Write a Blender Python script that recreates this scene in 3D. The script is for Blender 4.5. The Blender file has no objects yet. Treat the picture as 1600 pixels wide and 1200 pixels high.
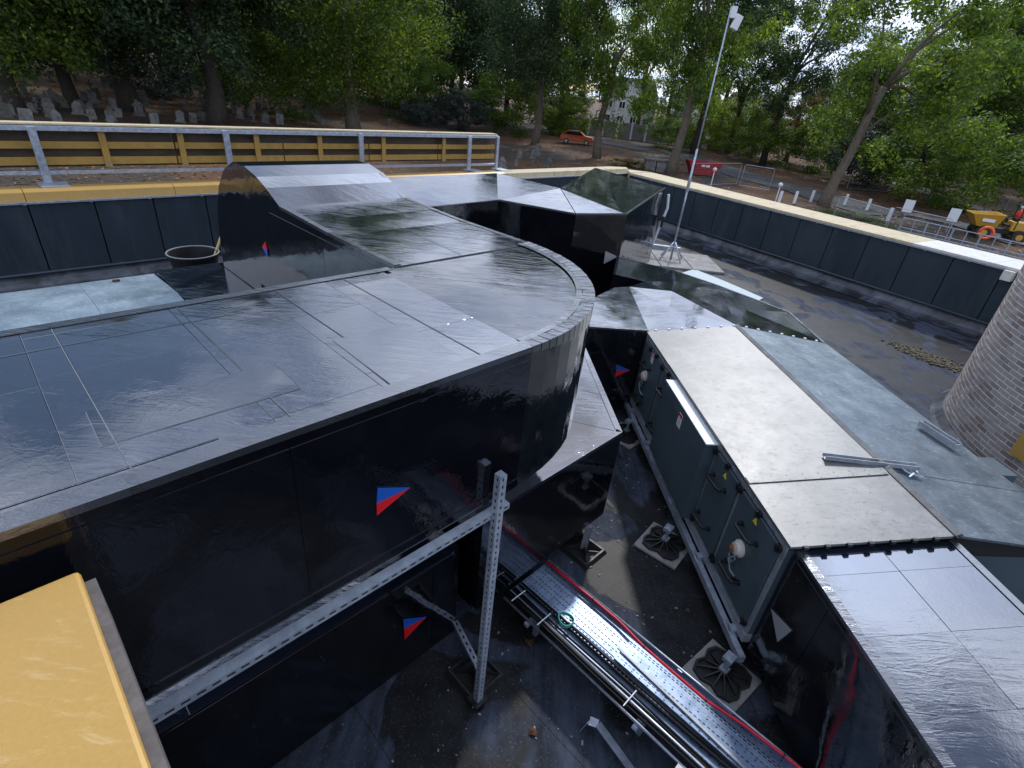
import bpy, bmesh, math, random
from mathutils import Vector, Matrix
from mathutils import noise as mnoise
R = math.radians
rnd = random.Random(7)
scene = bpy.context.scene
col = scene.collection

# ------------------------------------------------------------------ camera
F = 819.0; PIT = R(29.24); ROLL = R(5.96)
CAM = Vector((0, 0, 4.2))
FV = Vector((0, math.cos(PIT), -math.sin(PIT))); X0 = Vector((1, 0, 0)); U0 = X0.cross(FV)
XV = math.cos(ROLL) * X0 + math.sin(ROLL) * U0
UV = -math.sin(ROLL) * X0 + math.cos(ROLL) * U0
cd = bpy.data.cameras.new('camera'); cam = bpy.data.objects.new('camera', cd); col.objects.link(cam)
cd.sensor_fit = 'HORIZONTAL'; cd.sensor_width = 36.0; cd.lens = 36.0 * F / 1600.0
cd.clip_start = 0.05; cd.clip_end = 4000
m = Matrix((XV, UV, -FV)).transposed().to_4x4(); m.translation = CAM
cam.matrix_world = m
scene.camera = cam

# ------------------------------------------------------------------ sky, sun, exposure
SUN_AZ, SUN_EL = 17.0, 43.0         # azimuth clockwise from +Y
world = bpy.data.worlds.new('World'); scene.world = world; world.use_nodes = True
wn = world.node_tree.nodes; wl = world.node_tree.links
for n in list(wn): wn.remove(n)
def W(t, **k):
    n = wn.new(t)
    for a, b in k.items(): setattr(n, a, b)
    return n
sky = W('ShaderNodeTexSky', sky_type='NISHITA', sun_disc=False)
sky.sun_elevation = R(SUN_EL); sky.sun_rotation = R(SUN_AZ); sky.air_density = 1.0; sky.dust_density = 0.6; sky.ozone_density = 1.5
tc = W('ShaderNodeTexCoord')
sep = W('ShaderNodeSeparateXYZ'); wl.new(tc.outputs['Generated'], sep.inputs[0])
zc = W('ShaderNodeMath', operation='MAXIMUM'); wl.new(sep.outputs[2], zc.inputs[0]); zc.inputs[1].default_value = 0.0
za = W('ShaderNodeMath', operation='ADD'); wl.new(zc.outputs[0], za.inputs[0]); za.inputs[1].default_value = 0.18
dv = W('ShaderNodeVectorMath', operation='DIVIDE'); wl.new(tc.outputs['Generated'], dv.inputs[0])
cmb = W('ShaderNodeCombineXYZ'); wl.new(za.outputs[0], cmb.inputs[0]); wl.new(za.outputs[0], cmb.inputs[1]); cmb.inputs[2].default_value = 1.0
wl.new(cmb.outputs[0], dv.inputs[1])
mp = W('ShaderNodeMapping'); wl.new(dv.outputs[0], mp.inputs[0]); mp.inputs['Location'].default_value = (3.1, 1.7, 0); mp.inputs['Scale'].default_value = (1, 1, 0.1)
nz = W('ShaderNodeTexNoise'); wl.new(mp.outputs[0], nz.inputs['Vector']); nz.inputs['Scale'].default_value = 1.25; nz.inputs['Detail'].default_value = 8; nz.inputs['Roughness'].default_value = 0.55; nz.inputs['Distortion'].default_value = 0.3
cr = W('ShaderNodeValToRGB'); wl.new(nz.outputs[0], cr.inputs[0])
cr.color_ramp.elements[0].position = 0.40; cr.color_ramp.elements[0].color = (0, 0, 0, 1)
cr.color_ramp.elements[1].position = 0.50; cr.color_ramp.elements[1].color = (1, 1, 1, 1)
# thickness shading of the clouds
n2 = W('ShaderNodeTexNoise'); wl.new(mp.outputs[0], n2.inputs['Vector']); n2.inputs['Scale'].default_value = 2.6; n2.inputs['Detail'].default_value = 6
cc = W('ShaderNodeValToRGB'); wl.new(n2.outputs[0], cc.inputs[0])
cc.color_ramp.elements[0].position = 0.3; cc.color_ramp.elements[0].color = (4.8, 5.9, 8.8, 1)
cc.color_ramp.elements[1].position = 0.7; cc.color_ramp.elements[1].color = (11.5, 12.6, 15.0, 1)
# thin cloud scatters the sun forward: brighter towards it
sd_ = Vector((math.sin(R(SUN_AZ)) * math.cos(R(SUN_EL)), math.cos(R(SUN_AZ)) * math.cos(R(SUN_EL)), math.sin(R(SUN_EL))))
dt = W('ShaderNodeVectorMath', operation='DOT_PRODUCT'); nm = W('ShaderNodeVectorMath', operation='NORMALIZE')
wl.new(tc.outputs['Generated'], nm.inputs[0]); wl.new(nm.outputs[0], dt.inputs[0]); dt.inputs[1].default_value = sd_
dm = W('ShaderNodeMath', operation='MAXIMUM'); wl.new(dt.outputs['Value'], dm.inputs[0]); dm.inputs[1].default_value = 0
dp = W('ShaderNodeMath', operation='POWER'); wl.new(dm.outputs[0], dp.inputs[0]); dp.inputs[1].default_value = 18
dq = W('ShaderNodeMath', operation='MULTIPLY_ADD'); wl.new(dp.outputs[0], dq.inputs[0]); dq.inputs[1].default_value = 2.8; dq.inputs[2].default_value = 1.0
cg = W('ShaderNodeVectorMath', operation='SCALE'); wl.new(cc.outputs[0], cg.inputs[0]); wl.new(dq.outputs[0], cg.inputs['Scale'])
mx = W('ShaderNodeMixRGB'); wl.new(cr.outputs[0], mx.inputs[0]); wl.new(sky.outputs[0], mx.inputs[1]); wl.new(cg.outputs[0], mx.inputs[2])
bg = W('ShaderNodeBackground'); wl.new(mx.outputs[0], bg.inputs[0]); bg.inputs[1].default_value = 0.12
wo = W('ShaderNodeOutputWorld'); wl.new(bg.outputs[0], wo.inputs[0])
ld = bpy.data.lights.new('sun', 'SUN'); ld.energy = 2.0; ld.angle = R(3.0); ld.color = (1.0, 0.97, 0.93)
sun = bpy.data.objects.new('sun', ld); col.objects.link(sun)
sun.rotation_euler = (-sd_).to_track_quat('-Z', 'Y').to_euler()
sun.location = (0, 0, 60)
vs = scene.view_settings; vs.view_transform = 'Standard'; vs.look = 'None'; vs.gamma = 1.0; vs.use_curve_mapping = False; vs.exposure = 0.12
scene.cycles.max_bounces = 8; scene.cycles.transparent_max_bounces = 8

# ------------------------------------------------------------------ surveying helpers (numbers taken from the site photograph)
def ray(px, py): return FV + XV * ((px - 800) / F) - UV * ((py - 600) / F)
def P(px, py, z): r = ray(px, py); return CAM + r * ((z - CAM.z) / r.z)
AZ = R(42.8)
UD = Vector((math.sin(AZ), math.cos(AZ), 0)); VD = Vector((math.cos(AZ), -math.sin(AZ), 0))
AA = R(-5.68)
WD = Vector((math.sin(AA), math.cos(AA), 0)); SD = Vector((math.cos(AA), -math.sin(AA), 0))
def D(u, v, z=0.0): return UD * u + VD * v + Vector((0, 0, z))      # duct grid
def A(w, s, z=0.0): return WD * w + SD * s + Vector((0, 0, z))      # air handling unit grid
def on(px, py, n, d):                                              # ray meets vertical plane n.p=d
    r = ray(px, py); return CAM + r * (d / (r.x * n.x + r.y * n.y))
Z3 = Vector((0, 0, 1))

# ------------------------------------------------------------------ object helpers
LOC = {}
def tag(o, label=None, cat=None, group=None, kind=None):
    if label: o['label'] = label
    if cat: o['category'] = cat
    if group: o['group'] = group
    if kind: o['kind'] = kind
    return o
def thing(name, label, cat, loc=(0, 0, 0), group=None, kind=None):
    o = bpy.data.objects.new(name, None); col.objects.link(o); o.location = loc; o.empty_display_size = 0.2
    LOC[o.name] = Vector(loc)
    return tag(o, label, cat, group, kind)
def wloc(o): return LOC.get(o.name, Vector((0, 0, 0)))
def meshdata(name, verts, faces, mat, smooth=False):
    me = bpy.data.meshes.new(name); me.from_pydata([tuple(v) for v in verts], [], faces)
    mats = mat if isinstance(mat, (list, tuple)) else [mat]
    for x in mats: me.materials.append(x)
    bm = bmesh.new(); bm.from_mesh(me); bmesh.ops.recalc_face_normals(bm, faces=bm.faces); bm.to_mesh(me); bm.free()
    if smooth: me.polygons.foreach_set('use_smooth', [True] * len(me.polygons))
    me.update(); return me
def link(name, me, parent=None, loc=None, rot=None):
    o = bpy.data.objects.new(name, me); col.objects.link(o); LOC[o.name] = Vector((0, 0, 0))
    if parent is not None: o.parent = parent
    if loc is not None: o.location = loc
    if rot is not None: o.rotation_euler = rot
    return o
class MB:
    """collects shapes given in world coordinates, links them as ONE mesh"""
    def __init__(s): s.v = []; s.f = []
    def add(s, vs_, fs): n = len(s.v); s.v += [Vector(x) for x in vs_]; s.f += [tuple(n + i for i in f) for f in fs]; return s
    def box(s, c, ex, ey, ez):     # centre and three half-extent vectors
        c = Vector(c)
        vs_ = [c + ex * a + ey * b + ez * d for a in (-1, 1) for b in (-1, 1) for d in (-1, 1)]
        return s.add(vs_, [(0, 1, 3, 2), (4, 6, 7, 5), (0, 4, 5, 1), (2, 3, 7, 6), (0, 2, 6, 4), (1, 5, 7, 3)])
    def bar(s, a, b, w, h, up=Z3):  # rectangular bar a->b
        a = Vector(a); b = Vector(b); d = b - a; L = d.length; d.normalize()
        side = d.cross(up)
        if side.length < 1e-4: side = d.cross(Vector((1, 0, 0)))
        side.normalize(); u2 = side.cross(d).normalized()
        return s.box((a + b) / 2, d * L / 2, side * w / 2, u2 * h / 2)
    def prism(s, poly, z0, z1):
        n = len(poly); zz0 = z0 if callable(z0) else (lambda p: z0); zz1 = z1 if callable(z1) else (lambda p: z1)
        vs_ = [Vector((p[0], p[1], zz0(p))) for p in poly] + [Vector((p[0], p[1], zz1(p))) for p in poly]
        return s.add(vs_, [tuple(range(n))[::-1], tuple(range(n, 2 * n))] + [(i, (i + 1) % n, n + (i + 1) % n, n + i) for i in range(n)])
    def tube(s, pts, r, n=8, r2=None, cap=True):
        pts = [Vector(p) for p in pts]; rings = []
        pd = None
        for i, p in enumerate(pts):
            d = (pts[min(i + 1, len(pts) - 1)] - pts[max(i - 1, 0)]).normalized()
            a = d.cross(Z3) if abs(d.z) < 0.95 else d.cross(Vector((1, 0, 0)))
            if pd is not None and a.dot(pd) < 0: a = -a
            a.normalize(); pd = a; b = d.cross(a)
            rr = r if r2 is None else r + (r2 - r) * i / max(1, len(pts) - 1)
            if isinstance(r, (list, tuple)): rr = r[i]
            rings.append([p + (a * math.cos(2 * math.pi * k / n) + b * math.sin(2 * math.pi * k / n)) * rr for k in range(n)])
        vs_ = [x for g in rings for x in g]; fs = []
        for i in range(len(rings) - 1):
            for k in range(n): fs.append((i * n + k, i * n + (k + 1) % n, (i + 1) * n + (k + 1) % n, (i + 1) * n + k))
        if cap: fs.append(tuple(range(n))[::-1]); fs.append(tuple((len(rings) - 1) * n + k for k in range(n)))
        return s.add(vs_, fs)
    def lathe(s, c, prof, n=16, ax=Z3):
        c = Vector(c); ax = Vector(ax).normalized(); a = ax.orthogonal().normalized(); b = ax.cross(a)
        vs_ = []; fs = []
        for (r, h) in prof:
            for k in range(n): t = 2 * math.pi * k / n; vs_.append(c + ax * h + (a * math.cos(t) + b * math.sin(t)) * r)
        for i in range(len(prof) - 1):
            for k in range(n): fs.append((i * n + k, i * n + (k + 1) % n, (i + 1) * n + (k + 1) % n, (i + 1) * n + k))
        fs.append(tuple(range(n))[::-1]); fs.append(tuple((len(prof) - 1) * n + k for k in range(n)))
        return s.add(vs_, fs)
    def build(s, name, mat, parent=None, smooth=False, bevel=0, kind=None, label=None):
        o0 = wloc(parent) if parent is not None else Vector((0, 0, 0))
        if parent is not None and parent.parent is not None: o0 = wloc(parent.parent) + wloc(parent)
        me = meshdata(name, [v - o0 for v in s.v], s.f, mat, smooth)
        o = link(name, me, parent)
        if bevel:
            b = o.modifiers.new('bevel', 'BEVEL'); b.width = bevel; b.segments = 2; b.limit_method = 'ANGLE'; b.angle_limit = R(40)
        if kind: o['kind'] = kind
        if label: o['label'] = label
        return o

# ------------------------------------------------------------------ materials
def mat(name, base=(0.5, 0.5, 0.5), rough=0.5, metal=0.0, ior=1.5):
    x = bpy.data.materials.new(name); x.use_nodes = True; t = x.node_tree; b = t.nodes['Principled BSDF']
    b.inputs['Base Color'].default_value = (*base, 1); b.inputs['Roughness'].default_value = rough
    b.inputs['Metallic'].default_value = metal; b.inputs['IOR'].default_value = ior
    return x
class NT:
    def __init__(s, x): s.t = x.node_tree; s.b = s.t.nodes['Principled BSDF']; s.n = s.t.nodes; s.l = s.t.links
    def pos(s, scale=(1, 1, 1), rot=(0, 0, 0), loc=(0, 0, 0), src='pos'):
        mp = s.n.new('ShaderNodeMapping'); mp.inputs['Scale'].default_value = scale; mp.inputs['Rotation'].default_value = rot; mp.inputs['Location'].default_value = loc
        if src == 'pos': g = s.n.new('ShaderNodeNewGeometry'); s.l.new(g.outputs['Position'], mp.inputs[0])
        else: g = s.n.new('ShaderNodeTexCoord'); s.l.new(g.outputs['Object'], mp.inputs[0])
        return mp.outputs[0]
    def noise(s, vec, scale, detail=4, rough=0.5, dist=0.0):
        x = s.n.new('ShaderNodeTexNoise'); s.l.new(vec, x.inputs['Vector']); x.inputs['Scale'].default_value = scale
        x.inputs['Detail'].default_value = detail; x.inputs['Roughness'].default_value = rough; x.inputs['Distortion'].default_value = dist
        return x.outputs[0]
    def ramp(s, f, stops):
        x = s.n.new('ShaderNodeValToRGB'); s.l.new(f, x.inputs[0]); e = x.color_ramp.elements
        while len(e) < len(stops): e.new(0.5)
        for i, (p, c) in enumerate(stops):
            e[i].position = p; e[i].color = (*c, 1) if isinstance(c, (tuple, list)) else (c, c, c, 1)
        return x.outputs[0]
    def mix(s, f, a, b, mode='MIX'):
        x = s.n.new('ShaderNodeMixRGB'); x.blend_type = mode
        for i, q in enumerate((f, a, b)):
            if isinstance(q, (int, float)): x.inputs[i].default_value = q if i == 0 else (q, q, q, 1)
            elif isinstance(q, tuple): x.inputs[i].default_value = (*q, 1)
            else: s.l.new(q, x.inputs[i])
        return x.outputs[0]
    def math(s, op, a, b=0.0, c=None):
        x = s.n.new('ShaderNodeMath'); x.operation = op
        for i, q in enumerate((a, b) if c is None else (a, b, c)):
            if isinstance(q, (int, float)): x.inputs[i].default_value = q
            else: s.l.new(q, x.inputs[i])
        return x.outputs[0]
    def rand(s): x = s.n.new('ShaderNodeObjectInfo'); return x.outputs['Random']
    def bump(s, h, strength, dist):
        x = s.n.new('ShaderNodeBump'); s.l.new(h, x.inputs['Height']); x.inputs['Strength'].default_value = strength; x.inputs['Distance'].default_value = dist
        if s.b.inputs['Normal'].is_linked: s.l.new(s.b.inputs['Normal'].links[0].from_socket, x.inputs['Normal'])
        s.l.new(x.outputs[0], s.b.inputs['Normal']); return s
    def set(s, k, v): s.l.new(v, s.b.inputs[k])

def membrane(name, base, r0, r1, wr, ior=1.75, rot=AZ, metal=0.0, sag=.007):
    x = mat(name, base, r0, metal, ior); n = NT(x)
    # a different offset and direction of wrinkle for every sheet
    off = n.n.new('ShaderNodeCombineXYZ'); n.l.new(n.math('MULTIPLY', n.rand(), 37.0), off.inputs[0]); n.l.new(n.math('MULTIPLY', n.rand(), 91.0), off.inputs[1])
    g = n.n.new('ShaderNodeNewGeometry'); ad = n.n.new('ShaderNodeVectorMath'); ad.operation = 'ADD'; n.l.new(g.outputs['Position'], ad.inputs[0]); n.l.new(off.outputs[0], ad.inputs[1])
    mp1 = n.n.new('ShaderNodeMapping'); n.l.new(ad.outputs[0], mp1.inputs[0]); mp1.inputs['Rotation'].default_value = (0, 0, rot + 0.05); mp1.inputs['Scale'].default_value = (2.2, 15.0, 9.0)
    mp1.vector_type = 'POINT'
    long_ = mp1.outputs[0]
    fine = n.pos((1, 1, 1)); offp = ad.outputs[0]
    a = n.noise(long_, 1.0, 4, 0.6, 0.9)
    a = n.math('ABSOLUTE', n.math('SUBTRACT', a, 0.5))
    b = n.noise(offp, 30, 3, 0.6, 0.8)
    c = n.noise(offp, 2.4, 2, 0.5)
    area = n.ramp(n.noise(offp, 1.5, 3, 0.6), [(0.40, 0.12), (0.58, 1.0)])
    area2 = n.ramp(n.noise(offp, 1.1, 2), [(0.40, 0.15), (0.62, 1.0)])
    h = n.math('ADD', n.math('MULTIPLY', a, n.math('MULTIPLY', area, 1.5)), n.math('MULTIPLY', n.math('MULTIPLY', b, area2), 0.32))
    n.bump(c, 0.5, sag); n.bump(h, wr, 0.009)
    fp = n.noise(fine, 9, 5, 0.65)
    dust = n.ramp(n.noise(fine, 2.2, 6, 0.7, 1.0), [(0.46, 0.0), (0.78, 1.0)])
    n.set('Roughness', n.math('ADD', n.math('MULTIPLY', n.ramp(fp, [(0.35, 0.0), (0.7, 1.0)]), (r1 - r0)), n.math('ADD', n.math('MULTIPLY', dust, 0.05), r0)))
    v = n.mix(n.math('MULTIPLY', dust, 0.5), base, tuple(q * 1.6 + 0.004 for q in base))
    r_ = n.math('MULTIPLY_ADD', n.rand(), 0.6, 0.7)
    mul = n.n.new('ShaderNodeVectorMath'); mul.operation = 'SCALE'; n.l.new(v, mul.inputs[0]); n.l.new(r_, mul.inputs['Scale'])
    n.set('Base Color', mul.outputs[0])
    return x
M = {}
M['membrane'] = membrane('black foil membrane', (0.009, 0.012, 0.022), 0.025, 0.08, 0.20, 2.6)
M['membrane_side'] = membrane('black foil membrane on sides', (0.0035, 0.004, 0.006), 0.01, 0.035, 0.16, 1.95, sag=.014)  # same foil as the tops; shade of upright faces is put into its colour
M['tape'] = membrane('foil jointing tape', (0.035, 0.037, 0.043), 0.10, 0.2, 0.5, 2.4)
def felt():
    x = mat('roofing felt', (0.05, 0.05, 0.055), 0.7, 0, 1.27); n = NT(x)
    p = n.pos(); wet = n.ramp(n.noise(p, 0.85, 5, 0.5, 0.7), [(0.47, 0.0), (0.50, 1.0)])
    grime = n.noise(p, 3.0, 8, 0.7); sp = n.noise(p, 60, 2)
    st = n.noise(n.pos((7, .8, 1), (0, 0, 0.60)), 1.1, 7, 0.7, 0.4)
    dry = n.mix(n.ramp(n.math('MULTIPLY_ADD', st, .6, n.math('MULTIPLY', grime, .4)), [(0.38, 0.0), (0.62, 1.0)]), (0.020, 0.024, 0.033), (0.070, 0.085, 0.120))
    wetc = n.mix(n.ramp(grime, [(0.35, 0.0), (0.7, 1.0)]), (0.010, 0.011, 0.012), (0.028, 0.029, 0.031))
    c = n.mix(wet, dry, wetc); c = n.mix(n.ramp(sp, [(0.62, 0.0), (0.72, 0.5)]), c, (0.16, 0.155, 0.15))
    n.set('Base Color', c); n.set('Roughness', n.math('MULTIPLY_ADD', wet, -0.38, 0.85)); n.bump(sp, 0.25, 0.004); n.bump(n.noise(p, 2.0, 3), 0.3, 0.02)
    return x
M['felt'] = felt()
def upstand():
    x = mat('membrane upstand', (0.03, 0.03, 0.035), 0.5); n = NT(x); p = n.pos((1, 1, 1))
    c = n.mix(n.ramp(n.noise(p, 1.6, 8, 0.7, 0.8), [(0.4, 0.0), (0.65, 1.0)]), (0.018, 0.019, 0.023), (0.11, 0.12, 0.145))
    n.set('Base Color', c); n.bump(n.noise(p, 3, 3), 0.4, 0.03); n.b.inputs['Roughness'].default_value = 0.38
    return x
M['upstand'] = upstand()
def metalm(name, a, b, rough, metal=1.0, sc=8.0, bump=0.05, stretch=(1, 1, 1), spots=None):
    x = mat(name, a, rough, metal); n = NT(x); p = n.pos(stretch)
    f = n.noise(p, sc, 6, 0.65, 0.4)
    c = n.mix(n.ramp(f, [(0.35, 0.0), (0.68, 1.0)]), a, b)
    if spots:
        c = n.mix(n.ramp(n.noise(n.pos((1.6, 3, 1), (0, 0, -0.1)), 11, 6, 0.8), [(0.54, 0.0), (0.64, 0.65)]), c, spots)
        c = n.mix(n.ramp(n.noise(n.pos(), 1.3, 5, 0.7), [(0.42, 0.0), (0.72, 0.75)]), c, tuple(q * 0.72 for q in a))
        c = n.mix(n.ramp(n.noise(n.pos((9, 1.5, 1), (0, 0, .5)), 6, 5, 0.8), [(0.63, 0.0), (0.70, 0.55)]), c, tuple(min(1, q * 1.7) for q in b))
    n.set('Base Color', c); n.set('Roughness', n.math('MULTIPLY_ADD', f, 0.25, rough - 0.1)); n.bump(f, bump, 0.01)
    return x
M['galv'] = metalm('galvanised steel', (0.36, 0.40, 0.47), (0.56, 0.61, 0.70), 0.34, 0.6, 14)
M['galv_dull'] = metalm('dull galvanised steel', (0.26, 0.28, 0.31), (0.42, 0.45, 0.49), 0.5, 0.5, 10)
M['galv_bright'] = metalm('bright galvanised steel', (0.42, 0.47, 0.55), (0.60, 0.66, 0.74), 0.35, 0.4, 14)
M['galv_tray'] = metalm('cable tray steel', (0.14, 0.19, 0.28), (0.26, 0.33, 0.45), 0.33, 0.6, 9)
M['roof_metal'] = metalm('unit roof sheet', (0.135, 0.139, 0.140), (0.215, 0.217, 0.213), 0.44, 0.36, 7, 0.12, (1, 1, 1), (0.05, 0.047, 0.042))
M['roof_metal_shaded'] = metalm('unit roof sheet shaded side', (0.12, 0.155, 0.18), (0.22, 0.26, 0.29), 0.38, 0.6, 4, 0.10, (1, 1, 1), (0.42, 0.47, 0.50))  # same lid sheet, with the shade of the far slope put into its colour
M['roof_metal_blue'] = metalm('galvanised unit roof', (0.20, 0.27, 0.31), (0.36, 0.44, 0.48), 0.42, 0.5, 3, 0.06, (1, 1, 1), (0.62, 0.68, 0.71))
M['unit_grey'] = metalm('anthracite paint', (0.050, 0.076, 0.090), (0.066, 0.096, 0.112), 0.42, 0.0, 3, 0.02)
M['panel'] = metalm('anthracite cladding', (0.022, 0.034, 0.045), (0.032, 0.048, 0.061), 0.33, 0.0, 1.6, 0.03, (1, 1, .35))
M['black'] = mat('black plastic', (0.006, 0.006, 0.007), 0.5)
M['rubber'] = metalm('moulded rubber', (0.012, 0.012, 0.013), (0.028, 0.027, 0.026), 0.45, 0.0, 12, 0.2)
M['matt_dark'] = mat('matt dark', (0.008, 0.008, 0.009), 0.8)
M['gold'] = metalm('gold painted metal', (0.45, 0.265, 0.06), (0.49, 0.295, 0.075), 0.45, 0.1, 90, 0.06)
def scuff(x):
    n = NT(x); t = x.node_tree; src = n.b.inputs['Base Color'].links[0].from_socket
    f = n.ramp(n.noise(n.pos((3, 14, 3), (0, 0, .9)), 2.5, 6, 0.75, .5), [(0.56, 0.0), (0.66, 0.35)])
    g = n.ramp(n.noise(n.pos(), 1.7, 6, 0.65), [(0.45, 0.0), (0.75, 0.35)])
    c = n.mix(f, src, (0.66, 0.50, 0.26)); c = n.mix(g, c, (0.36, 0.22, 0.07)); n.set('Base Color', c)
    n.bump(n.noise(n.pos(), 2.2, 3), 0.3, 0.02)
scuff(M['gold'])
M['gold_board'] = metalm('gold painted boards', (0.36, 0.22, 0.045), (0.42, 0.26, 0.06), 0.45, 0.1, 6, 0.03)
M['plyback'] = metalm('phenolic ply', (0.035, 0.022, 0.012), (0.085, 0.06, 0.035), 0.5, 0.0, 2.5, 0.05, (1, 1, 3))
M['ply'] = metalm('raw timber sheet', (0.46, 0.37, 0.21), (0.62, 0.52, 0.34), 0.7, 0.0, 6, 0.1, (1, 5, 1))
M['ply_pale'] = metalm('pale coping', (0.58, 0.56, 0.50), (0.70, 0.68, 0.62), 0.6, 0.0, 6, 0.05)
M['brown_edge'] = metalm('weathered edge', (0.085, 0.075, 0.068), (0.15, 0.132, 0.12), 0.7, 0.0, 20, 0.1)
M['concrete'] = metalm('concrete paver', (0.22, 0.21, 0.20), (0.36, 0.35, 0.33), 0.85, 0.0, 5, 0.2)
M['white'] = mat('white paint', (0.75, 0.76, 0.77), 0.5)
M['offwhite'] = metalm('white render', (0.62, 0.62, 0.60), (0.72, 0.72, 0.70), 0.8, 0, 2)
M['red'] = mat('red vinyl', (0.72, 0.015, 0.02), 0.4); M['blue'] = mat('blue vinyl', (0.015, 0.10, 0.48), 0.4)
M['grey_vinyl'] = mat('grey vinyl', (0.28, 0.29, 0.30), 0.5); M['yellow'] = mat('yellow vinyl', (0.70, 0.55, 0.04), 0.5)
M['red_cable'] = mat('red cable', (0.60, 0.006, 0.03), 0.35); M['cable'] = mat('black cable sheath', (0.006, 0.006, 0.007), 0.55, 0, 1.3)
M['teal'] = mat('green cable', (0.04, 0.33, 0.25), 0.4)
M['wood'] = mat('wooden stick', (0.55, 0.40, 0.16), 0.6)
M['mortar'] = metalm('mortar', (0.58, 0.53, 0.48), (0.70, 0.65, 0.60), 0.9, 0, 9, 0.2)
def brickm():
    x = mat('brick', (0.2, 0.15, 0.13), 0.85); n = NT(x); r = n.rand()
    c = n.ramp(r, [(0.0, (0.17, 0.11, 0.09)), (0.3, (0.31, 0.27, 0.25)), (0.6, (0.36, 0.335, 0.315)), (0.85, (0.21, 0.155, 0.135)), (1.0, (0.38, 0.35, 0.33))])
    c = n.mix(n.ramp(n.noise(n.pos(), 14, 6, 0.7), [(0.3, 0.0), (0.75, 0.6)]), c, (0.30, 0.27, 0.25))
    n.set('Base Color', c); n.bump(n.noise(n.pos(), 45, 4), 0.5, 0.006); return x
M['brick'] = brickm()
def groundm():
    x = mat('leafy earth', (0.1, 0.07, 0.05), 0.95); n = NT(x); p = n.pos()
    big = n.noise(p, 0.09, 5, 0.6, 0.5); med = n.noise(p, 0.8, 6, 0.7); fine = n.noise(p, 7, 6, 0.8)
    leaf = n.mix(n.ramp(fine, [(0.32, 0.0), (0.66, 1.0)]), (0.035, 0.020, 0.012), (0.22, 0.105, 0.045))
    earth = n.mix(n.ramp(fine, [(0.3, 0.0), (0.7, 1.0)]), (0.026, 0.020, 0.015), (0.09, 0.072, 0.055))
    c = n.mix(n.ramp(big, [(0.40, 0.0), (0.52, 1.0)]), earth, leaf)
    c = n.mix(n.ramp(med, [(0.58, 0.0), (0.74, 0.6)]), c, (0.03, 0.038, 0.015))
    n.set('Base Color', c); n.bump(fine, 0.8, 0.12); return x
M['ground'] = groundm()
M['asphalt'] = metalm('asphalt', (0.045, 0.047, 0.05), (0.085, 0.088, 0.09), 0.9, 0, 2.5, 0.1)
M['path'] = metalm('worn concrete', (0.16, 0.15, 0.14), (0.26, 0.25, 0.23), 0.9, 0, 1.5, 0.1)
M['stone'] = metalm('weathered headstone', (0.10, 0.096, 0.088), (0.27, 0.255, 0.235), 0.9, 0, 3, 0.2)
M['stone_dark'] = metalm('mossy headstone', (0.075, 0.075, 0.06), (0.20, 0.19, 0.165), 0.9, 0, 3, 0.2)
def bark(name, a, b):
    x = mat(name, a, 0.9); n = NT(x); f = n.noise(n.pos((4, 4, 0.9)), 3, 6, 0.7)
    n.set('Base Color', n.mix(n.ramp(f, [(0.3, 0.0), (0.7, 1.0)]), a, b)); n.bump(f, 0.9, 0.05); return x
M['bark'] = bark('dark bark', (0.020, 0.016, 0.012), (0.075, 0.06, 0.047)); M['bark_pale'] = bark('plane tree bark', (0.07, 0.055, 0.04), (0.22, 0.18, 0.135))
def leafm(name, a, b, hi, tr=0.4):
    x = mat(name, a, 0.55); n = NT(x); t = x.node_tree
    at = n.n.new('ShaderNodeAttribute'); at.attribute_name = 'leafrand'
    c = n.ramp(at.outputs['Fac'], [(0.0, a), (0.7, b), (0.97, hi)])
    n.set('Base Color', c)
    tl = n.n.new('ShaderNodeBsdfTranslucent'); n.l.new(n.mix(1.0, c, (1.5, 1.45, 0.5), 'MULTIPLY'), tl.inputs[0])
    ms = n.n.new('ShaderNodeMixShader'); ms.inputs[0].default_value = tr
    n.l.new(n.b.outputs[0], ms.inputs[1]); n.l.new(tl.outputs[0], ms.inputs[2])
    n.l.new(ms.outputs[0], n.n['Material Output'].inputs[0]); n.b.inputs['IOR'].default_value = 1.4
    return x
M['leaf_dark'] = leafm('dark foliage', (0.030, 0.058, 0.032), (0.062, 0.108, 0.048), (0.13, 0.19, 0.065), 0.34)
M['leaf_mid'] = leafm('mid green foliage', (0.055, 0.10, 0.026), (0.12, 0.20, 0.038), (0.26, 0.34, 0.05), 0.5)
M['leaf_bright'] = leafm('yellow green foliage', (0.07, 0.12, 0.022), (0.15, 0.22, 0.035), (0.32, 0.36, 0.05), 0.5)
M['leaf_blue'] = leafm('blue green evergreen foliage', (0.026, 0.040, 0.037), (0.050, 0.070, 0.062), (0.09, 0.12, 0.09), 0.15)
M['leaf_autumn'] = leafm('turning foliage', (0.06, 0.06, 0.012), (0.14, 0.11, 0.015), (0.30, 0.14, 0.02), 0.4)
M['litter'] = leafm('fallen leaves', (0.10, 0.045, 0.018), (0.24, 0.11, 0.04), (0.42, 0.22, 0.10), 0.1)
M['glass_dark'] = mat('dark glass', (0.012, 0.015, 0.018), 0.08)
M['tile'] = metalm('roof tiles', (0.07, 0.06, 0.055), (0.13, 0.11, 0.10), 0.8, 0, 3, 0.2)
M['orange'] = mat('orange car paint', (0.48, 0.075, 0.008), 0.3); M['skip_yellow'] = mat('yellow machine paint', (0.55, 0.30, 0.03), 0.55)
M['skip_red'] = mat('red machine paint', (0.35, 0.012, 0.016), 0.55); M['orange_plastic'] = mat('orange plastic', (0.80, 0.12, 0.03), 0.5)
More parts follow.
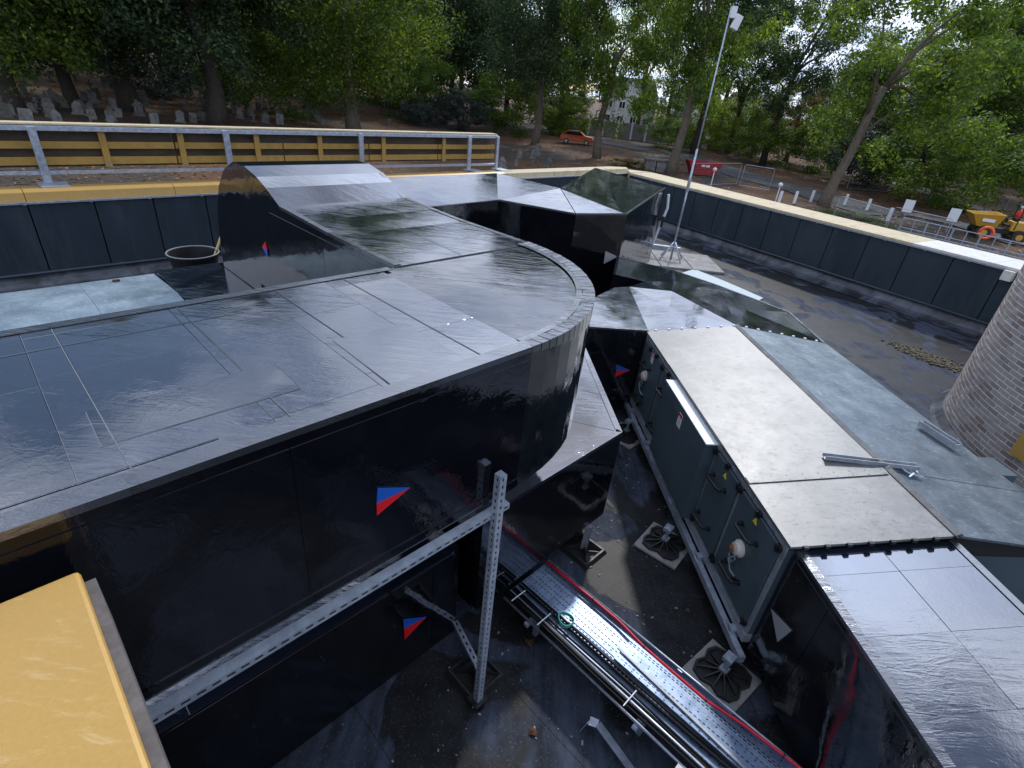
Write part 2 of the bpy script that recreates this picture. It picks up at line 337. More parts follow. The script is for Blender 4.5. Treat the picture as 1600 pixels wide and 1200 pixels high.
M['skin'] = mat('skin', (0.50, 0.30, 0.22), 0.6); M['cloth_dark'] = mat('dark trousers', (0.02, 0.022, 0.03), 0.9); M['hivis'] = mat('red high visibility jacket', (0.75, 0.05, 0.03), 0.7)
M['dirt'] = metalm('silt and moss', (0.035, 0.030, 0.018), (0.17, 0.14, 0.09), 0.95, 0, 22, 0.6)
M['light_blue'] = mat('pale blue sheet', (0.38, 0.47, 0.50), 0.4)
M['ceramic'] = mat('gauge body', (0.62, 0.58, 0.52), 0.35); M['rust'] = mat('copper brown plastic', (0.28, 0.12, 0.05), 0.5)

def streaks(x, c2, amt=.45, sc=(2.5, 2.5, .35)):
    n = NT(x); src = n.b.inputs['Base Color'].links[0].from_socket
    f = n.ramp(n.noise(n.pos(sc), 2.2, 6, 0.7, .3), [(0.50, 0.0), (0.72, amt)]); n.set('Base Color', n.mix(f, src, c2))
streaks(M['galv'], (0.22, 0.24, 0.27), .5, (6, 6, 6)); streaks(M['panel'], (0.075, 0.085, 0.095), .35); streaks(M['unit_grey'], (0.10, 0.11, 0.115), .30); streaks(M['ply'], (0.24, 0.18, 0.10), .6, (1.2, 1.2, 1)); streaks(M['ply_pale'], (0.30, 0.27, 0.22), .5, (1.2, 1.2, 1))
streaks(M['brick'], (0.10, 0.09, 0.085), .5, (.8, .8, .5)); streaks(M['mortar'], (0.30, 0.27, 0.25), .7, (.8, .8, .5)); streaks(M['galv_bright'], (0.30, 0.32, 0.34), .5, (4, 4, 4)); streaks(M['gold_board'], (0.16, 0.11, 0.05), .5, (2, 2, 2))
# ------------------------------------------------------------------ terrain
def G(x, y):
    d = math.hypot(x, y)
    dd = min(d, 170)
    z = -2.0 + 0.018 * max(0, dd - 38) + 0.058 * max(0.0, min(70.0, -x - 4)) * min(1, max(0, (d - 16) / 14))
    return z + 0.18 * mnoise.noise(Vector((x * 0.06, y * 0.06, 0)))
def Pg(px, py):
    r = ray(px, py); t = 12.0
    for i in range(900):
        p = CAM + r * t
        if p.z < G(p.x, p.y): break
        t += 0.25
    return Vector((p.x, p.y, G(p.x, p.y)))
gv = []; gf = []
rad = [0, 3, 6, 9, 12] + [12 + 2.2 * i for i in range(1, 50)] + [130, 145, 165, 200, 260, 360, 520, 800, 1300, 2200]
NS = 160
for i, r_ in enumerate(rad):
    for k in range(NS):
        a = 2 * math.pi * k / NS; x, y = r_ * math.sin(a), r_ * math.cos(a); gv.append((x, y, G(x, y) if r_ < 400 else G(x, y)))
for i in range(len(rad) - 1):
    for k in range(NS): gf.append((i * NS + k, i * NS + (k + 1) % NS, (i + 1) * NS + (k + 1) % NS, (i + 1) * NS + k))
g_ = link('ground', meshdata('ground', gv, gf, M['ground'], True)); tag(g_, kind='structure')
def ribbon(name, ctr, width, mt, lift):
    b = MB(); pts = []
    ctr = [Pg(*q) for q in ctr]
    for i in range(len(ctr) - 1):
        n = max(2, int((ctr[i + 1] - ctr[i]).length / 1.0))
        for k in range(n): pts.append(ctr[i].lerp(ctr[i + 1], k / n))
    pts.append(ctr[-1]); vv = []; ff = []
    for i, p in enumerate(pts):
        d = pts[min(i + 1, len(pts) - 1)] - pts[max(0, i - 1)]; s_ = Vector((d.y, -d.x, 0)).normalized() * width / 2
        for k in range(5):
            q = p + s_ * (k / 2 - 1); vv.append((q.x, q.y, G(q.x, q.y) + lift))
        if i:
            for k in range(4): ff.append(((i - 1) * 5 + k, (i - 1) * 5 + k + 1, i * 5 + k + 1, i * 5 + k))
    o = link(name, meshdata(name, vv, ff, mt, True)); tag(o, kind='structure'); return o
ribbon('road', [(1060, 240), (1120, 262), (1190, 283), (1260, 300), (1330, 322), (1390, 338)], 5.0, M['asphalt'], 0.06)
ribbon('footpath', [(1340, 275), (1420, 293), (1500, 318), (1600, 348), (1680, 372)], 1.9, M['path'], 0.07)
ribbon('track', [(820, 190), (880, 213), (940, 222), (1010, 236)], 3.5, M['asphalt'], 0.06)
ribbon('path', [(1420, 335), (1500, 352), (1600, 385)], 2.2, M['path'], 0.068)

# ------------------------------------------------------------------ our building: deck and walls below
RA = Vector((3.92, 23.11, 0)); RB = Vector((11.26, 12.38, 0)); RDv = (RB - RA).normalized(); RN = Vector((-RDv.y, RDv.x, 0))
if RN.dot(-RA) < 0: RN = -RN                    # points back to the roof
VL = -13.15                                      # left parapet plane
cornerL = D(20.1, VL)
deckpoly = [D(-9, VL), D(-9, 16), RB + RDv * 9, RA - RDv * 0.5, D(19.9, VL)]
b = MB(); b.prism([(p.x, p.y) for p in [D(-9, VL - 1.2), D(-9, 16), RB + RDv * 9 - RN * 1.2, RA - RDv * 1 - RN * 1.2, D(20.4, VL - 1.2)]], -3.2, -0.005)
deck = b.build('roof_deck', M['felt']); tag(deck, kind='structure')
# laid felt sheets, lapped, on the part of the deck the photo shows
fd = RDv; fn = RN
def sheet_mesh(poly, zf, th):
    mb = MB(); mb.prism([(p.x, p.y) for p in poly], lambda p: zf(Vector((p[0], p[1], 0))) - th, lambda p: zf(Vector((p[0], p[1], 0))))
    return mb
r2 = random.Random(3)
FA = D(1, 0); 
for i in range(-9, 13):
    c = i * 1.0; L = -14.0 + r2.random() * 3
    while L < 20:
        ln = 4.2 + r2.random() * 2
        u0, u1 = L, L + ln - 0.004; v0, v1 = c, c + 0.996
        cx = (u0 + u1) / 2
        q = [D(v0 + 2.0, -u0 - 0.0), D(v1 + 2.0, -u0), D(v1 + 2.0, -u1), D(v0 + 2.0, -u1)]
        ctr = (q[0] + q[2]) / 2
        if min(p.dot(VD) for p in q) > VL + .35 and all((p - RA).dot(RN) > 0.15 for p in q) and max(p.length for p in q) < 24:
            t1, t2 = r2.uniform(-0.0006, .0006), r2.uniform(0.001, .0025)
            mb = sheet_mesh(q, lambda p: 0.006 + (p - ctr).dot(UD) * t2 + (p - ctr).dot(VD) * t1, 0.004)
            mb.build('felt_sheet', M['felt'], deck)
        L += ln

# ------------------------------------------------------------------ parapets
def lerp(a, b_, t): return a + (b_ - a) * t
ZC = 1.62
def parapet(name, label, a, d, L, n, step, phase, capw, capm, pale=None):
    t = thing(name, label, 'parapet wall', a)
    core = MB(); core.box(a + d * L / 2 - n * 0.45 + Z3 * -0.85, d * L / 2, n * 0.40, Z3 * 2.38); core.build('core', M['matt_dark'], t)
    up = MB(); up.box(a + d * L / 2 - n * 0.03 + Z3 * 0.15, d * L / 2, n * 0.06, Z3 * 0.149); up.build('upstand', M['upstand'], t)
    # coved membrane at the foot, in lapped lengths
    s_ = 0.0
    while s_ < L:
        ln = min(1.9, L - s_); cv = MB(); prof = []
        for k in range(7): ang = math.pi / 2 * k / 6; prof.append((0.032 + 0.42 * (1 - math.sin(ang)), 0.010 + 0.30 * (1 - math.cos(ang)) ))
        prof = prof + [(0.032, 0.0), (0.45, 0.0)]
        vs_ = []
        for e in (0.0, ln + 0.03):
            for (o_, z_) in prof: vs_.append(a + d * (s_ + e) + n * (o_ + 0.004 * (e > 0)) + Z3 * (z_ + 0.004 * (e > 0)))
        k = len(prof); cv.add(vs_, [tuple(range(k)), tuple(range(k, 2 * k))[::-1]] + [(i, (i + 1) % k, k + (i + 1) % k, k + i) for i in range(k)])
        cv.build('cove_flashing', M['upstand'], t); s_ += ln
    # panels
    s_ = phase - step * 10
    while s_ < L:
        e0, e1 = max(0, s_), min(L, s_ + step)
        if e1 - e0 > 0.12:
            pb = MB(); w = (e1 - e0) / 2 - 0.011
            pb.box(a + d * (e0 + e1) / 2 + n * (0.02 + rnd.uniform(-.002, .002)) + Z3 * ((0.34 + 1.585) / 2), d * w, n * 0.012, Z3 * (1.585 - 0.34) / 2); pb.build('panel', M['panel'], t, bevel=0.003)
        s_ += step
    tb = MB(); tb.tube([a + n * 0.065 + Z3 * 0.325, a + d * L + n * 0.065 + Z3 * 0.325], 0.032, 10); tb.build('conduit', M['panel'], t, smooth=True)
    tr = MB(); tr.box(a + d * L / 2 + n * 0.055 + Z3 * (ZC - 0.018), d * L / 2, n * 0.035, Z3 * 0.016); tr.build('trim', M['galv'], t)
    for k in range(int(L / 0.98)):
        cb = MB(); cb.box(a + d * (0.35 + k * 0.98) + n * 0.075 + Z3 * (ZC - 0.018), d * 0.022, n * 0.025, Z3 * 0.028); cb.build('clip', M['galv'], t)
    return t
LA = D(-6.5, VL)
tL = parapet('parapet_wall', 'left parapet wall of dark grey panels with a gold coping and pale trim', LA, UD, 26.4, -(-VD), 0.99, 0.32, 1.2, None)
# gold coping of the left parapet: rising fascia then flat top
for k in range(11):
    u0 = -6.5 + k * 2.42; u1 = min(u0 + 2.41, 19.9)
    cb = MB(); prof = [(VL + 0.02, ZC), (VL - 0.02, ZC + 0.15), (VL - 0.12, ZC + 0.19), (VL - 0.95, ZC + 0.10), (VL - 0.95, ZC - 0.35), (VL - 0.86, ZC - 0.35), (VL - 0.86, ZC)]
    vs_ = [D(u_, v_, z_) for u_ in (u0, u1) for (v_, z_) in prof]; k_ = len(prof)
    cb.add(vs_, [tuple(range(k_)), tuple(range(k_, 2 * k_))[::-1]] + [(i, (i + 1) % k_, k_ + (i + 1) % k_, k_ + i) for i in range(k_)])
    cb.build('coping', M['gold'] if u1 < 13.3 else M['ply'], tL)
tR = parapet('parapet_wall', 'right parapet wall of dark grey panels with a pale timber coping', RA, RDv, (RB - RA).length + 1.2, RN, 1.03, 0.45, 1.2, None)
Lr = (RB - RA).length + 1.0
for k in range(8):
    s0 = k * 1.8; s1 = min(s0 + 1.79, Lr)
    if s1 <= s0: break
    cb = MB(); cb.box(RA + RDv * (s0 + s1) / 2 - RN * 0.62 + Z3 * (ZC + 0.03), RDv * (s1 - s0) / 2, RN * 0.70, Z3 * 0.028)
    cb.build('coping', M['ply'] if s1 < Lr - 2.8 else M['ply_pale'], tR)
    cb = MB(); cb.box(RA + RDv * (s0 + s1) / 2 - RN * 1.30 + Z3 * (ZC - 1.2), RDv * (s1 - s0) / 2, RN * 0.03, Z3 * 1.2); cb.build('outer_board', M['brown_edge'], tR)
# corner piece of coping between both parapets
cb = MB(); cb.prism([(p.x, p.y) for p in [D(19.93, VL - 0.95), D(19.93, VL + 0.02), RA + RN * 0.06 - RDv * 0.02, RA - RN * 1.32 - RDv * 0.02]], ZC - .02, ZC + 0.07)
cb.build('coping', M['ply'], tR)

# ------------------------------------------------------------------ screen barrier on the left parapet
tB = thing('screen_barrier', 'long galvanised steel frame with gold boards standing on the left parapet', 'barrier', D(-3, -14.0, ZC))
VB = -14.0
tp = MB(); tp.bar(D(-6, VB, 2.745), D(13.16, VB, 2.775), 0.09, 0.085); tp.build('top_rail', M['galv'], tB, bevel=.004)
tp = MB(); tp.bar(D(-6, VB, 2.00), D(13.1, VB, 1.93), 0.09, 0.07); tp.build('bottom_rail', M['galv'], tB, bevel=.004)
tp = MB(); tp.bar(D(-6, VB - .16, 2.815), D(13.16, VB - .16, 2.845), 0.30, 0.03); tp.build('top_board', M['ply'], tB)
def post(u, w=0.13):
    a = MB(); a.bar(D(u, VB + 0.075, 1.70), D(u, VB + 0.075, 2.79), w, 0.06, up=VD); return a.build('post', M['galv'], tB, bevel=.004)
for u in (-3.2, 1.22, 4.62, 8.05, 11.9, 13.12): 
    post(u, 0.13 if u < 13 else .10)
    pl = MB(); pl.box(D(u + .05, VB + 0.30, 1.80), UD * 0.22, VD * 0.30, Z3 * 0.012); pl.build('base_plate', M['galv_dull'], tB)
for z0, z1, tilt in ((2.09, 2.235, 0), (2.385, 2.515, 0)):
    for k in range(8):
        a = MB(); a.box(D(-6 + 2.4 * k + 1.19, VB - 0.13, (z0 + z1) / 2), UD * 1.185, VD * 0.02, Z3 * (z1 - z0) / 2); a.build('board', M['gold_board'], tB)
for k in range(8):
    a = MB(); a.box(D(-6 + 2.4 * k + 1.19, VB - 0.27, 2.42), UD * 1.195, VD * 0.012, Z3 * 0.385); a.build('backing_sheet', M['plyback'], tB)
for u in (-2.2, -0.4, 2.30, 3.72, 5.35, 6.95, 8.85, 11.0):
    a = MB(); a.bar(D(u, VB - 0.085, 2.04), D(u, VB - 0.085, 2.70), 0.12, 0.03, up=VD); br = a.build('bracket', M['gold_board'], tB)
    for zz in (2.08, 2.13, 2.63):
        for s_ in (-.03, .03):
            q = MB(); q.lathe(D(u + s_, VB - 0.069, zz), [(0.012, 0), (0.012, .012), (.006, .018)], 6, VD); q.build('bolt', M['galv'], br)

# ------------------------------------------------------------------ foil-clad ductwork
def clip(poly, p0, n):
    out = []
    for i in range(len(poly)):
        a, c = poly[i], poly[(i + 1) % len(poly)]; da, dc = (a - p0).dot(n), (c - p0).dot(n)
        if da >= 0: out.append(a)
        if da * dc < 0: out.append(a + (c - a) * (da / (da - dc)))
    return out
def ccw(poly):
    s_ = sum(poly[i].x * poly[(i + 1) % len(poly)].y - poly[(i + 1) % len(poly)].x * poly[i].y for i in range(len(poly)))
    return poly if s_ > 0 else poly[::-1]
def clip_to(poly, outline):
    o = ccw(outline)
    for i in range(len(o)):
        e = o[(i + 1) % len(o)] - o[i]; n = Vector((-e.y, e.x, 0)).normalized()
        poly = clip(poly, o[i], n)
        if len(poly) < 3: return []
    return poly
def cover(parent, outline, zf, d, lw, ll, mt, seed, tilt=0.006, lift=0.008):
    """lay lapped membrane sheets over a convex outline: strips across direction d"""
    rr = random.Random(seed); d = d.normalized(); n = Vector((-d.y, d.x, 0)); o = [Vector((p.x, p.y, 0)) for p in outline]
    a0, a1 = min(p.dot(d) for p in o), max(p.dot(d) for p in o); b0, b1 = min(p.dot(n) for p in o), max(p.dot(n) for p in o)
    y = b0
    while y < b1:
        w = lw * rr.uniform(0.7, 1.25); 
        if b1 - (y + w) < lw * .3: w = b1 - y
        x = a0 - rr.random() * ll * .7
        while x < a1:
            l = ll * rr.uniform(0.6, 1.5)
            q = [d * x + n * y, d * (x + l - 0.0006) + n * y, d * (x + l - 0.0006) + n * (y + w - 0.0006), d * x + n * (y + w - 0.0006)]
            q = clip_to(q, o)
            if len(q) >= 3:
                c = sum(q, Vector()) / len(q); k1, k2 = rr.uniform(-tilt, tilt), rr.uniform(-tilt, tilt)
                base = lift
                f = lambda p, c=c, k1=k1, k2=k2: zf(p) + base + (p - c).dot(d) * k1 * min(1, .5 / l) + (p - c).dot(n) * k2 * min(1, .5 / w)
                mb = MB(); mb.prism([(p.x, p.y) for p in q], lambda p: zf(Vector((p[0], p[1], 0))) + .0005, lambda p, f=f: f(Vector((p[0], p[1], 0))))
                mb.build('membrane_sheet', mt, parent, bevel=.0018)
            x += l
        y += w
def edge_strip(parent, pts, zf, w=0.045, inward=None, name='edge_tape', mt=None, lift=0.014, fold=.014):
    for i in range(len(pts) - 1):
        a, c = pts[i], pts[i + 1]; e = (c - a).normalized(); n = Vector((-e.y, e.x, 0))
        if inward is not None and n.dot(inward - a) < 0: n = -n
        mb = MB(); q = [a, c, c + n * w, a + n * w]
        vs_ = [Vector((p.x, p.y, zf(p) + lift)) for p in q] + [Vector((p.x, p.y, zf(p) + lift - 0.004)) for p in q]
        # fold down over the arris
        f0 = [a - n * 0.003, c - n * 0.003]
        vs_ += [Vector((p.x, p.y, zf(p) + lift)) for p in f0] + [Vector((p.x, p.y, zf(p) - fold)) for p in f0]
        mb.add(vs_, [(0, 1, 2, 3), (7, 6, 5, 4), (3, 2, 6, 7), (0, 3, 7, 4), (1, 5, 6, 2), (8, 9, 1, 0), (10, 11, 9, 8)])
        mb.build(name, mt or M['tape'], parent)
def wall_sheet(parent, a, c, z0, z1, out, mt=None, th=0.004, name='side_sheet'):
    mb = MB(); d = (c - a); L = d.length; d.normalize()
    mb.box((a + c) / 2 + out * th / 2 + Z3 * (z0 + z1) / 2, d * (L / 2 - 0.002), out * th / 2, Z3 * (z1 - z0) / 2); mb.build(name, mt or M['membrane_side'], parent)
def sticker(parent, tri, n, colr, name='flow_sticker'):
    n = n.normalized() * 0.004; mb = MB(); vs_ = [p + n * 2.2 for p in tri] + [p + n * 0.8 for p in tri]; k = len(tri)
    mb.add(vs_, [tuple(range(k)), tuple(range(k, 2 * k))[::-1]] + [(i, (i + 1) % k, k + (i + 1) % k, k + i) for i in range(k)])
    return mb.build(name, M[colr], parent)

# big loop duct, 2.05 to 3.0 m
ZT, ZB = 3.0, 2.05
tD = thing('loop_duct', 'large black foil-wrapped air duct that turns back on itself with a rounded end', 'air duct', D(0, -2.4, ZB))
VF, VK, UI, UO = -1.665, -3.18, 2.08, 3.5
CU, CV, RR = 1.93, -3.235, 1.57
arc = [D(CU + RR * math.sin(t), CV + RR * math.cos(t)) for t in [math.pi / 2 * k / 18 for k in range(19)]]
prof = [(-3.18, 3.0), (-4.2, 3.0), (-5.14, 3.03), (-5.41, 3.15), (-5.61, 3.22), (-5.9, 3.275), (-6.2, 3.27), (-6.5, 3.15), (-6.75, 2.94), (-6.92, 2.70), (-7.0, 2.45), (-7.08, 2.15), (-7.1, 1.5)]
body = MB()
leg = [D(-3.5, VK), D(-3.5, VF)] + arc + [D(UI, VK)]
body.prism([(p.x, p.y) for p in leg], ZB, ZT)
side = [(v, z) for v, z in prof] + [(-5.9, 1.5), (-5.9, ZB), (VK - .002, ZB)]
side[0] = (VK - .002, 3.0)
vs_ = [D(u, v, z) for u in (UI, UO) for v, z in side]; k_ = len(side)
body.add(vs_, [tuple(range(k_)), tuple(range(k_, 2 * k_))[::-1]] + [(i, (i + 1) % k_, k_ + (i + 1) % k_, k_ + i) for i in range(k_)])
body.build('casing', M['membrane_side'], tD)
zt = lambda p: ZT
cover(tD, [D(-3.5, VK + .0), D(-3.5, VF), D(1.93, VF), D(1.93, VK)], zt, VD, 0.52, 0.55, M['membrane'], 11, 0.003)
cover(tD, [D(1.932, VK)] + arc + [D(UO, VK)], zt, UD + VD * 0.9, 0.42, 1.5, M['membrane'], 12, 0.005)
rp_ = random.Random(17)
for k in range(3):
    u, v = rp_.uniform(-1.0, 1.75), rp_.uniform(VK + .25, VF - .22); a_, b_ = rp_.uniform(.12, .36), rp_.uniform(.08, .28)
    u = min(u, 1.9 - a_); v = min(max(v, VK + .07 + b_), VF - .075 - b_); k1, k2 = rp_.uniform(-.012, .012), rp_.uniform(-.012, .012); q = MB(); r3 = rp_.uniform(-.03, .03)
    q.box(D(u, v, ZT + .0072 + .0002 * k), (UD + VD * r3) * a_ + Z3 * k1 * a_ * .4, (VD - UD * r3) * b_ + Z3 * k2 * b_ * .4, Z3 * .004); q.build('patch', M['membrane'], tD, bevel=.0025)
def ridge(a, c, w=.003, h=.0012):
    d = (c - a).normalized(); n = d.cross(Z3).normalized(); q = MB()
    q.add([a + n * w, a - n * w, a + Z3 * h, c + n * w, c - n * w, c + Z3 * h], [(0, 3, 5, 2), (1, 2, 5, 4), (0, 2, 1), (3, 4, 5)]); return q
for k, (u, v0, v1) in enumerate([(-.95, VK + .07, VF - .09), (-.42, VK + .07, VF - .09), (.11, VK + .07, VF - .09), (.64, VK + .07, VF - .09), (1.17, VK + .07, VF - .09), (1.62, VK + .07, VF - .09)]):
    ridge(D(u, v0, ZT + .0105), D(u + .02, v1, ZT + .0105)).build('seam', M['tape'], tD)
for k, (v, u0, u1) in enumerate([(-2.9, -1.5, .9), (-1.80, -2, .4)]):
    ridge(D(u0, v, ZT + .0105), D(u1, v + .02, ZT + .0105)).build('seam', M['tape'], tD)
for (a_, c_) in [((2.1, -3.0), (2.95, -2.1)), ((2.7, -3.2), (2.8, -5.0))]:
    ridge(D(a_[0], a_[1], ZT + .014), D(c_[0], c_[1], ZT + .014)).build('seam', M['tape'], tD)
edge_strip(tD, [D(-3.5 + i * 0.9, VF) for i in range(6)] + [D(1.945, VF)], zt, 0.085, D(0, -3), lift=.017)
edge_strip(tD, [D(-3.5 + i * 1.1, VK) for i in range(6)], zt, 0.06, D(0, -2))
# short tape tabs turned over the curve
NT_ = 34
for i in range(NT_):
    t0, t1 = math.pi / 2 * i / NT_, math.pi / 2 * (i + 0.90) / NT_
    P_ = lambda t, r: D(CU + r * math.sin(t), CV + r * math.cos(t))
    fo_ = min(.09, .02 + .009 * i); lift = 0.016 + rnd.uniform(0, 0.004); ri = RR - 0.085 + rnd.uniform(-.008, .008)
    mb = MB(); q = [P_(t0, ri), P_(t1, ri), P_(t1, RR + .004), P_(t0, RR + .004)]
    vs_ = [p + Z3 * (ZT + .0125) for p in q[:2]] + [p + Z3 * (ZT + lift) for p in q[2:]] + [q[3] + Z3 * (ZT - fo_), q[2] + Z3 * (ZT - fo_), q[0] + Z3 * (ZT + 0.004), q[1] + Z3 * (ZT + 0.004)]
    mb.add(vs_, [(0, 1, 2, 3), (3, 2, 5, 4), (0, 6, 7, 1)]); mb.build('tape_tab', M['tape'], tD)
ring = MB(); vs_ = []; n_ = 30
for i in range(n_ + 1):
    t = math.pi / 2 * i / n_
    for r_, z_ in ((RR - .125, .0125), (RR - .085, .0125), (RR - .085, .008), (RR - .125, .008)): vs_.append(P_(t, r_) + Z3 * (ZT + z_ - .001))
ring.add(vs_, [(i * 4 + k, i * 4 + (k + 1) % 4, (i + 1) * 4 + (k + 1) % 4, (i + 1) * 4 + k) for i in range(n_) for k in range(4)]); ring.build('curve_tape', M['tape'], tD)
# second leg top, sheets follow the profile
def zleg(p):
    v = p.dot(VD)
    for (v0, z0), (v1, z1) in zip(prof[:-1], prof[1:]):
        if v1 <= v <= v0: return z0 + (z1 - z0) * (v - v0) / (v1 - v0)
    return prof[0][1]
cuts = [-3.18, -3.6, -4.1, -4.6, -5.14]
for i in range(len(cuts) - 1):
    q = [D(UI, cuts[i] - .002), D(UO, cuts[i] - .002), D(UO, cuts[i + 1]), D(UI, cuts[i + 1])]; k1, k2 = rnd.uniform(-.004, .004), rnd.uniform(-.012, .003)
    c = sum(q, Vector()) / 4
    f = lambda p, c=c, k1=k1, k2=k2: zleg(Vector((p[0], p[1], 0))) + 0.009 + (Vector((p[0], p[1], 0)) - c).dot(UD) * k1
    if i < 4: mb = MB(); mb.prism([(p.x, p.y) for p in q], lambda p: f(p) - .0085, f); mb.build('membrane_sheet', M['membrane'], tD)
for v0, v1 in zip(prof[2:-2], prof[3:-1]):
    mb = MB(); a0, a1, a2, a3 = D(UI, v0[0], v0[1]), D(UO, v0[0], v0[1]), D(UO, v1[0], v1[1]), D(UI, v1[0], v1[1])
    nn = (a1 - a0).cross(a3 - a0).normalized(); nn = nn if nn.dot(Z3 - VD) > 0 else -nn
    mb.add([x + nn * 0.008 for x in (a0, a1, a2, a3)] + [x + nn * .003 for x in (a0, a1, a2, a3)], [(0, 1, 2, 3), (7, 6, 5, 4), (0, 4, 5, 1), (1, 5, 6, 2), (2, 6, 7, 3), (3, 7, 4, 0)]); mb.build('membrane_sheet', M['membrane'], tD)
edge_strip(tD, [D(UO, v) for v in (-3.24, -4.2, -5.14, -5.6)], zleg, 0.05, D(2.5, -4))
edge_strip(tD, [D(UI, v) for v in (-3.2, -4.2, -5.14)], zleg, 0.05, D(2.5, -4))
# side sheets, front side
for u0, u1, m_ in ((-3.5, -1.2, 1), (-1.2, -.62 + .0, 1), (-0.62, 0.60, 1), (0.60, 1.93, 1)): wall_sheet(tD, D(u0, VF), D(u1, VF), ZB + .01, ZT - .06, VD, th=rnd.uniform(.003, .006))
for v0, v1 in ((-3.2, -4.3), (-4.3, -5.4)): wall_sheet(tD, D(UI, v0), D(UI, v1), ZB + .01, 2.93, -UD)
for (u0, u1, z) in ((-3.5, -1.5, 0), (-1.5, .3, 0), (.3, 1.93, 0)):
    mb = MB(); mb.box(D((u0 + u1) / 2, VF + .006, ZB + .035), UD * (u1 - u0) / 2, VD * .0035, Z3 * .03); mb.build('edge_tape', M['membrane_side'], tD)
def flow(parent, pts, n, c1, c2):
    a, tip, bt, md = pts
    sticker(parent, [a, tip, md], n, c1); sticker(parent, [md, tip, bt], n, c2)
flow(tD, [D(0.96, VF + .004, 2.56), D(1.135, VF + .004, 2.47), D(0.95, VF + .004, 2.40), D(0.952, VF + .004, 2.475)], VD, 'blue', 'red')
flow(tD, [D(UI - .004, -5.58, 2.60), D(UI - .004, -5.68, 2.52), D(UI - .004, -5.57, 2.44), D(UI - .004, -5.56, 2.52)], -UD, 'red', 'blue')

# lower duct under it
ZL = 1.03
tLo = thing('lower_duct', 'low black foil-wrapped duct under the front edge of the big duct', 'air duct', D(0, -3, 0))
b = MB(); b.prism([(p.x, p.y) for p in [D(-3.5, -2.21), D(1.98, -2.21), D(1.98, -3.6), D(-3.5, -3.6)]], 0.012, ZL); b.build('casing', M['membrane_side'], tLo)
for u0, u1 in ((-3.5, -1.3), (-1.3, 0.35), (0.35, 1.72), (1.72, 1.98)): wall_sheet(tLo, D(u0, -2.21), D(u1, -2.21), 0.02, ZL - .02, VD, th=rnd.uniform(.003, .008))
cover(tLo, [D(-3.5, -2.21), D(1.98, -2.21), D(1.98, -3.6), D(-3.5, -3.6)], lambda p: ZL, VD, 1.2, 1.0, M['membrane'], 5)
flow(tLo, [D(1.44, -2.202, 0.65), D(1.655, -2.202, 0.49), D(1.45, -2.202, 0.40), D(1.445, -2.202, 0.54)], VD, 'blue', 'red')

# small branch duct
ZS, ZSB = 1.40, 0.35
tS = thing('branch_duct', 'small black foil-wrapped duct with pointed corner emerging under the rounded duct end', 'air duct', D(3, -3, ZSB))
so = [D(2.06, -2.06), D(3.88, -2.08), D(6.3, -4.93), D(4.7, -5.6), D(2.06, -3.9)]
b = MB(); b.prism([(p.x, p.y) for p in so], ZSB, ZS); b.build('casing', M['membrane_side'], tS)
sl = lambda p: ZS
cover(tS, [so[0], so[1], D(2.9, -3.7), D(2.06, -3.7)], sl, UD + VD * 0.3, 0.45, 0.8, M['membrane'], 22, 0.012)
cover(tS, [so[1] + VD * -0.002, so[2], so[3], D(2.9, -3.703)], sl, UD - VD * 0.6, 0.7, 0.9, M['membrane'], 23, 0.010)
edge_strip(tS, [so[0], lerp(so[0], so[1], .5), so[1]], sl, 0.06, D(3, -3), mt=M['membrane']); edge_strip(tS, [so[1], lerp(so[1], so[2], .4), so[2]], sl, 0.06, D(3, -3), mt=M['membrane'])
wall_sheet(tS, so[0], so[1], ZSB + .01, ZS - .02, VD)
nE = Vector(((so[2] - so[1]).y, -(so[2] - so[1]).x, 0)).normalized(); nE = nE if nE.dot(so[1] - D(3, -3)) > 0 else -nE
e_ = (so[2] - so[1]).normalized(); q0 = so[1] + e_ * .10
flow(tS, [q0 + Z3 * 1.15, q0 + e_ * 0.28 + Z3 * 1.03, q0 + Z3 * 0.93, q0 + e_ * .02 + Z3 * 1.04], nE, 'blue', 'red')

# transition duct behind the air handling unit
tT = thing('transition_duct', 'black foil-wrapped ridged duct joined to the far end of the grey unit', 'air duct', A(7.5, 3.5, .35))
WB = 6.52
H = {}
H['A0'] = A(WB, 0.95, 1.48); H['A1'] = A(WB, 2.45, 1.48); H['R1'] = A(WB, 3.68, 1.645); H['E1'] = A(WB, 5.02, 1.48)
H['R2'] = P(1050, 455, 1.60); H['H1'] = P(983, 448, 1.48); H['H2'] = P(960, 449, 1.48); H['B0'] = P(902, 470, 1.48)
H['E2'] = P(1120, 445, 1.48); H['E15'] = P(1234, 488, 1.48); H['E3'] = P(1051, 422, 1.48); H['E4'] = P(964, 401, 1.48); H['K1'] = P(958, 428, 1.48); H['K2'] = P(1008, 440, 1.48)
def facet(parent, ks, lift=0.0, name='membrane_sheet', mt=None):
    mb = MB(); ps = [H[k] if isinstance(k, str) else k for k in ks]; c = sum(ps, Vector()) / len(ps)
    top = [p + Z3 * lift for p in ps]; bot = [p + Z3 * (lift - .006) for p in ps]; n = len(ps)
    mb.add(top + bot + [c + Z3 * lift], [(i, (i + 1) % n, 2 * n) for i in range(n)] + [tuple(range(n, 2 * n))[::-1]] + [(i, n + i, n + (i + 1) % n, (i + 1) % n) for i in range(n)])
    return mb.build(name, mt or M['membrane'], parent)
mid1 = lerp(H['A0'], H['H2'], .5); mid2 = lerp(H['A1'], H['R2'], .5)
facet(tT, ['A0', 'A1', 'H1', 'H2']); facet(tT, ['A1', 'R1', 'R2', 'H1'])
facet(tT, ['R2', 'K2', 'H1'])
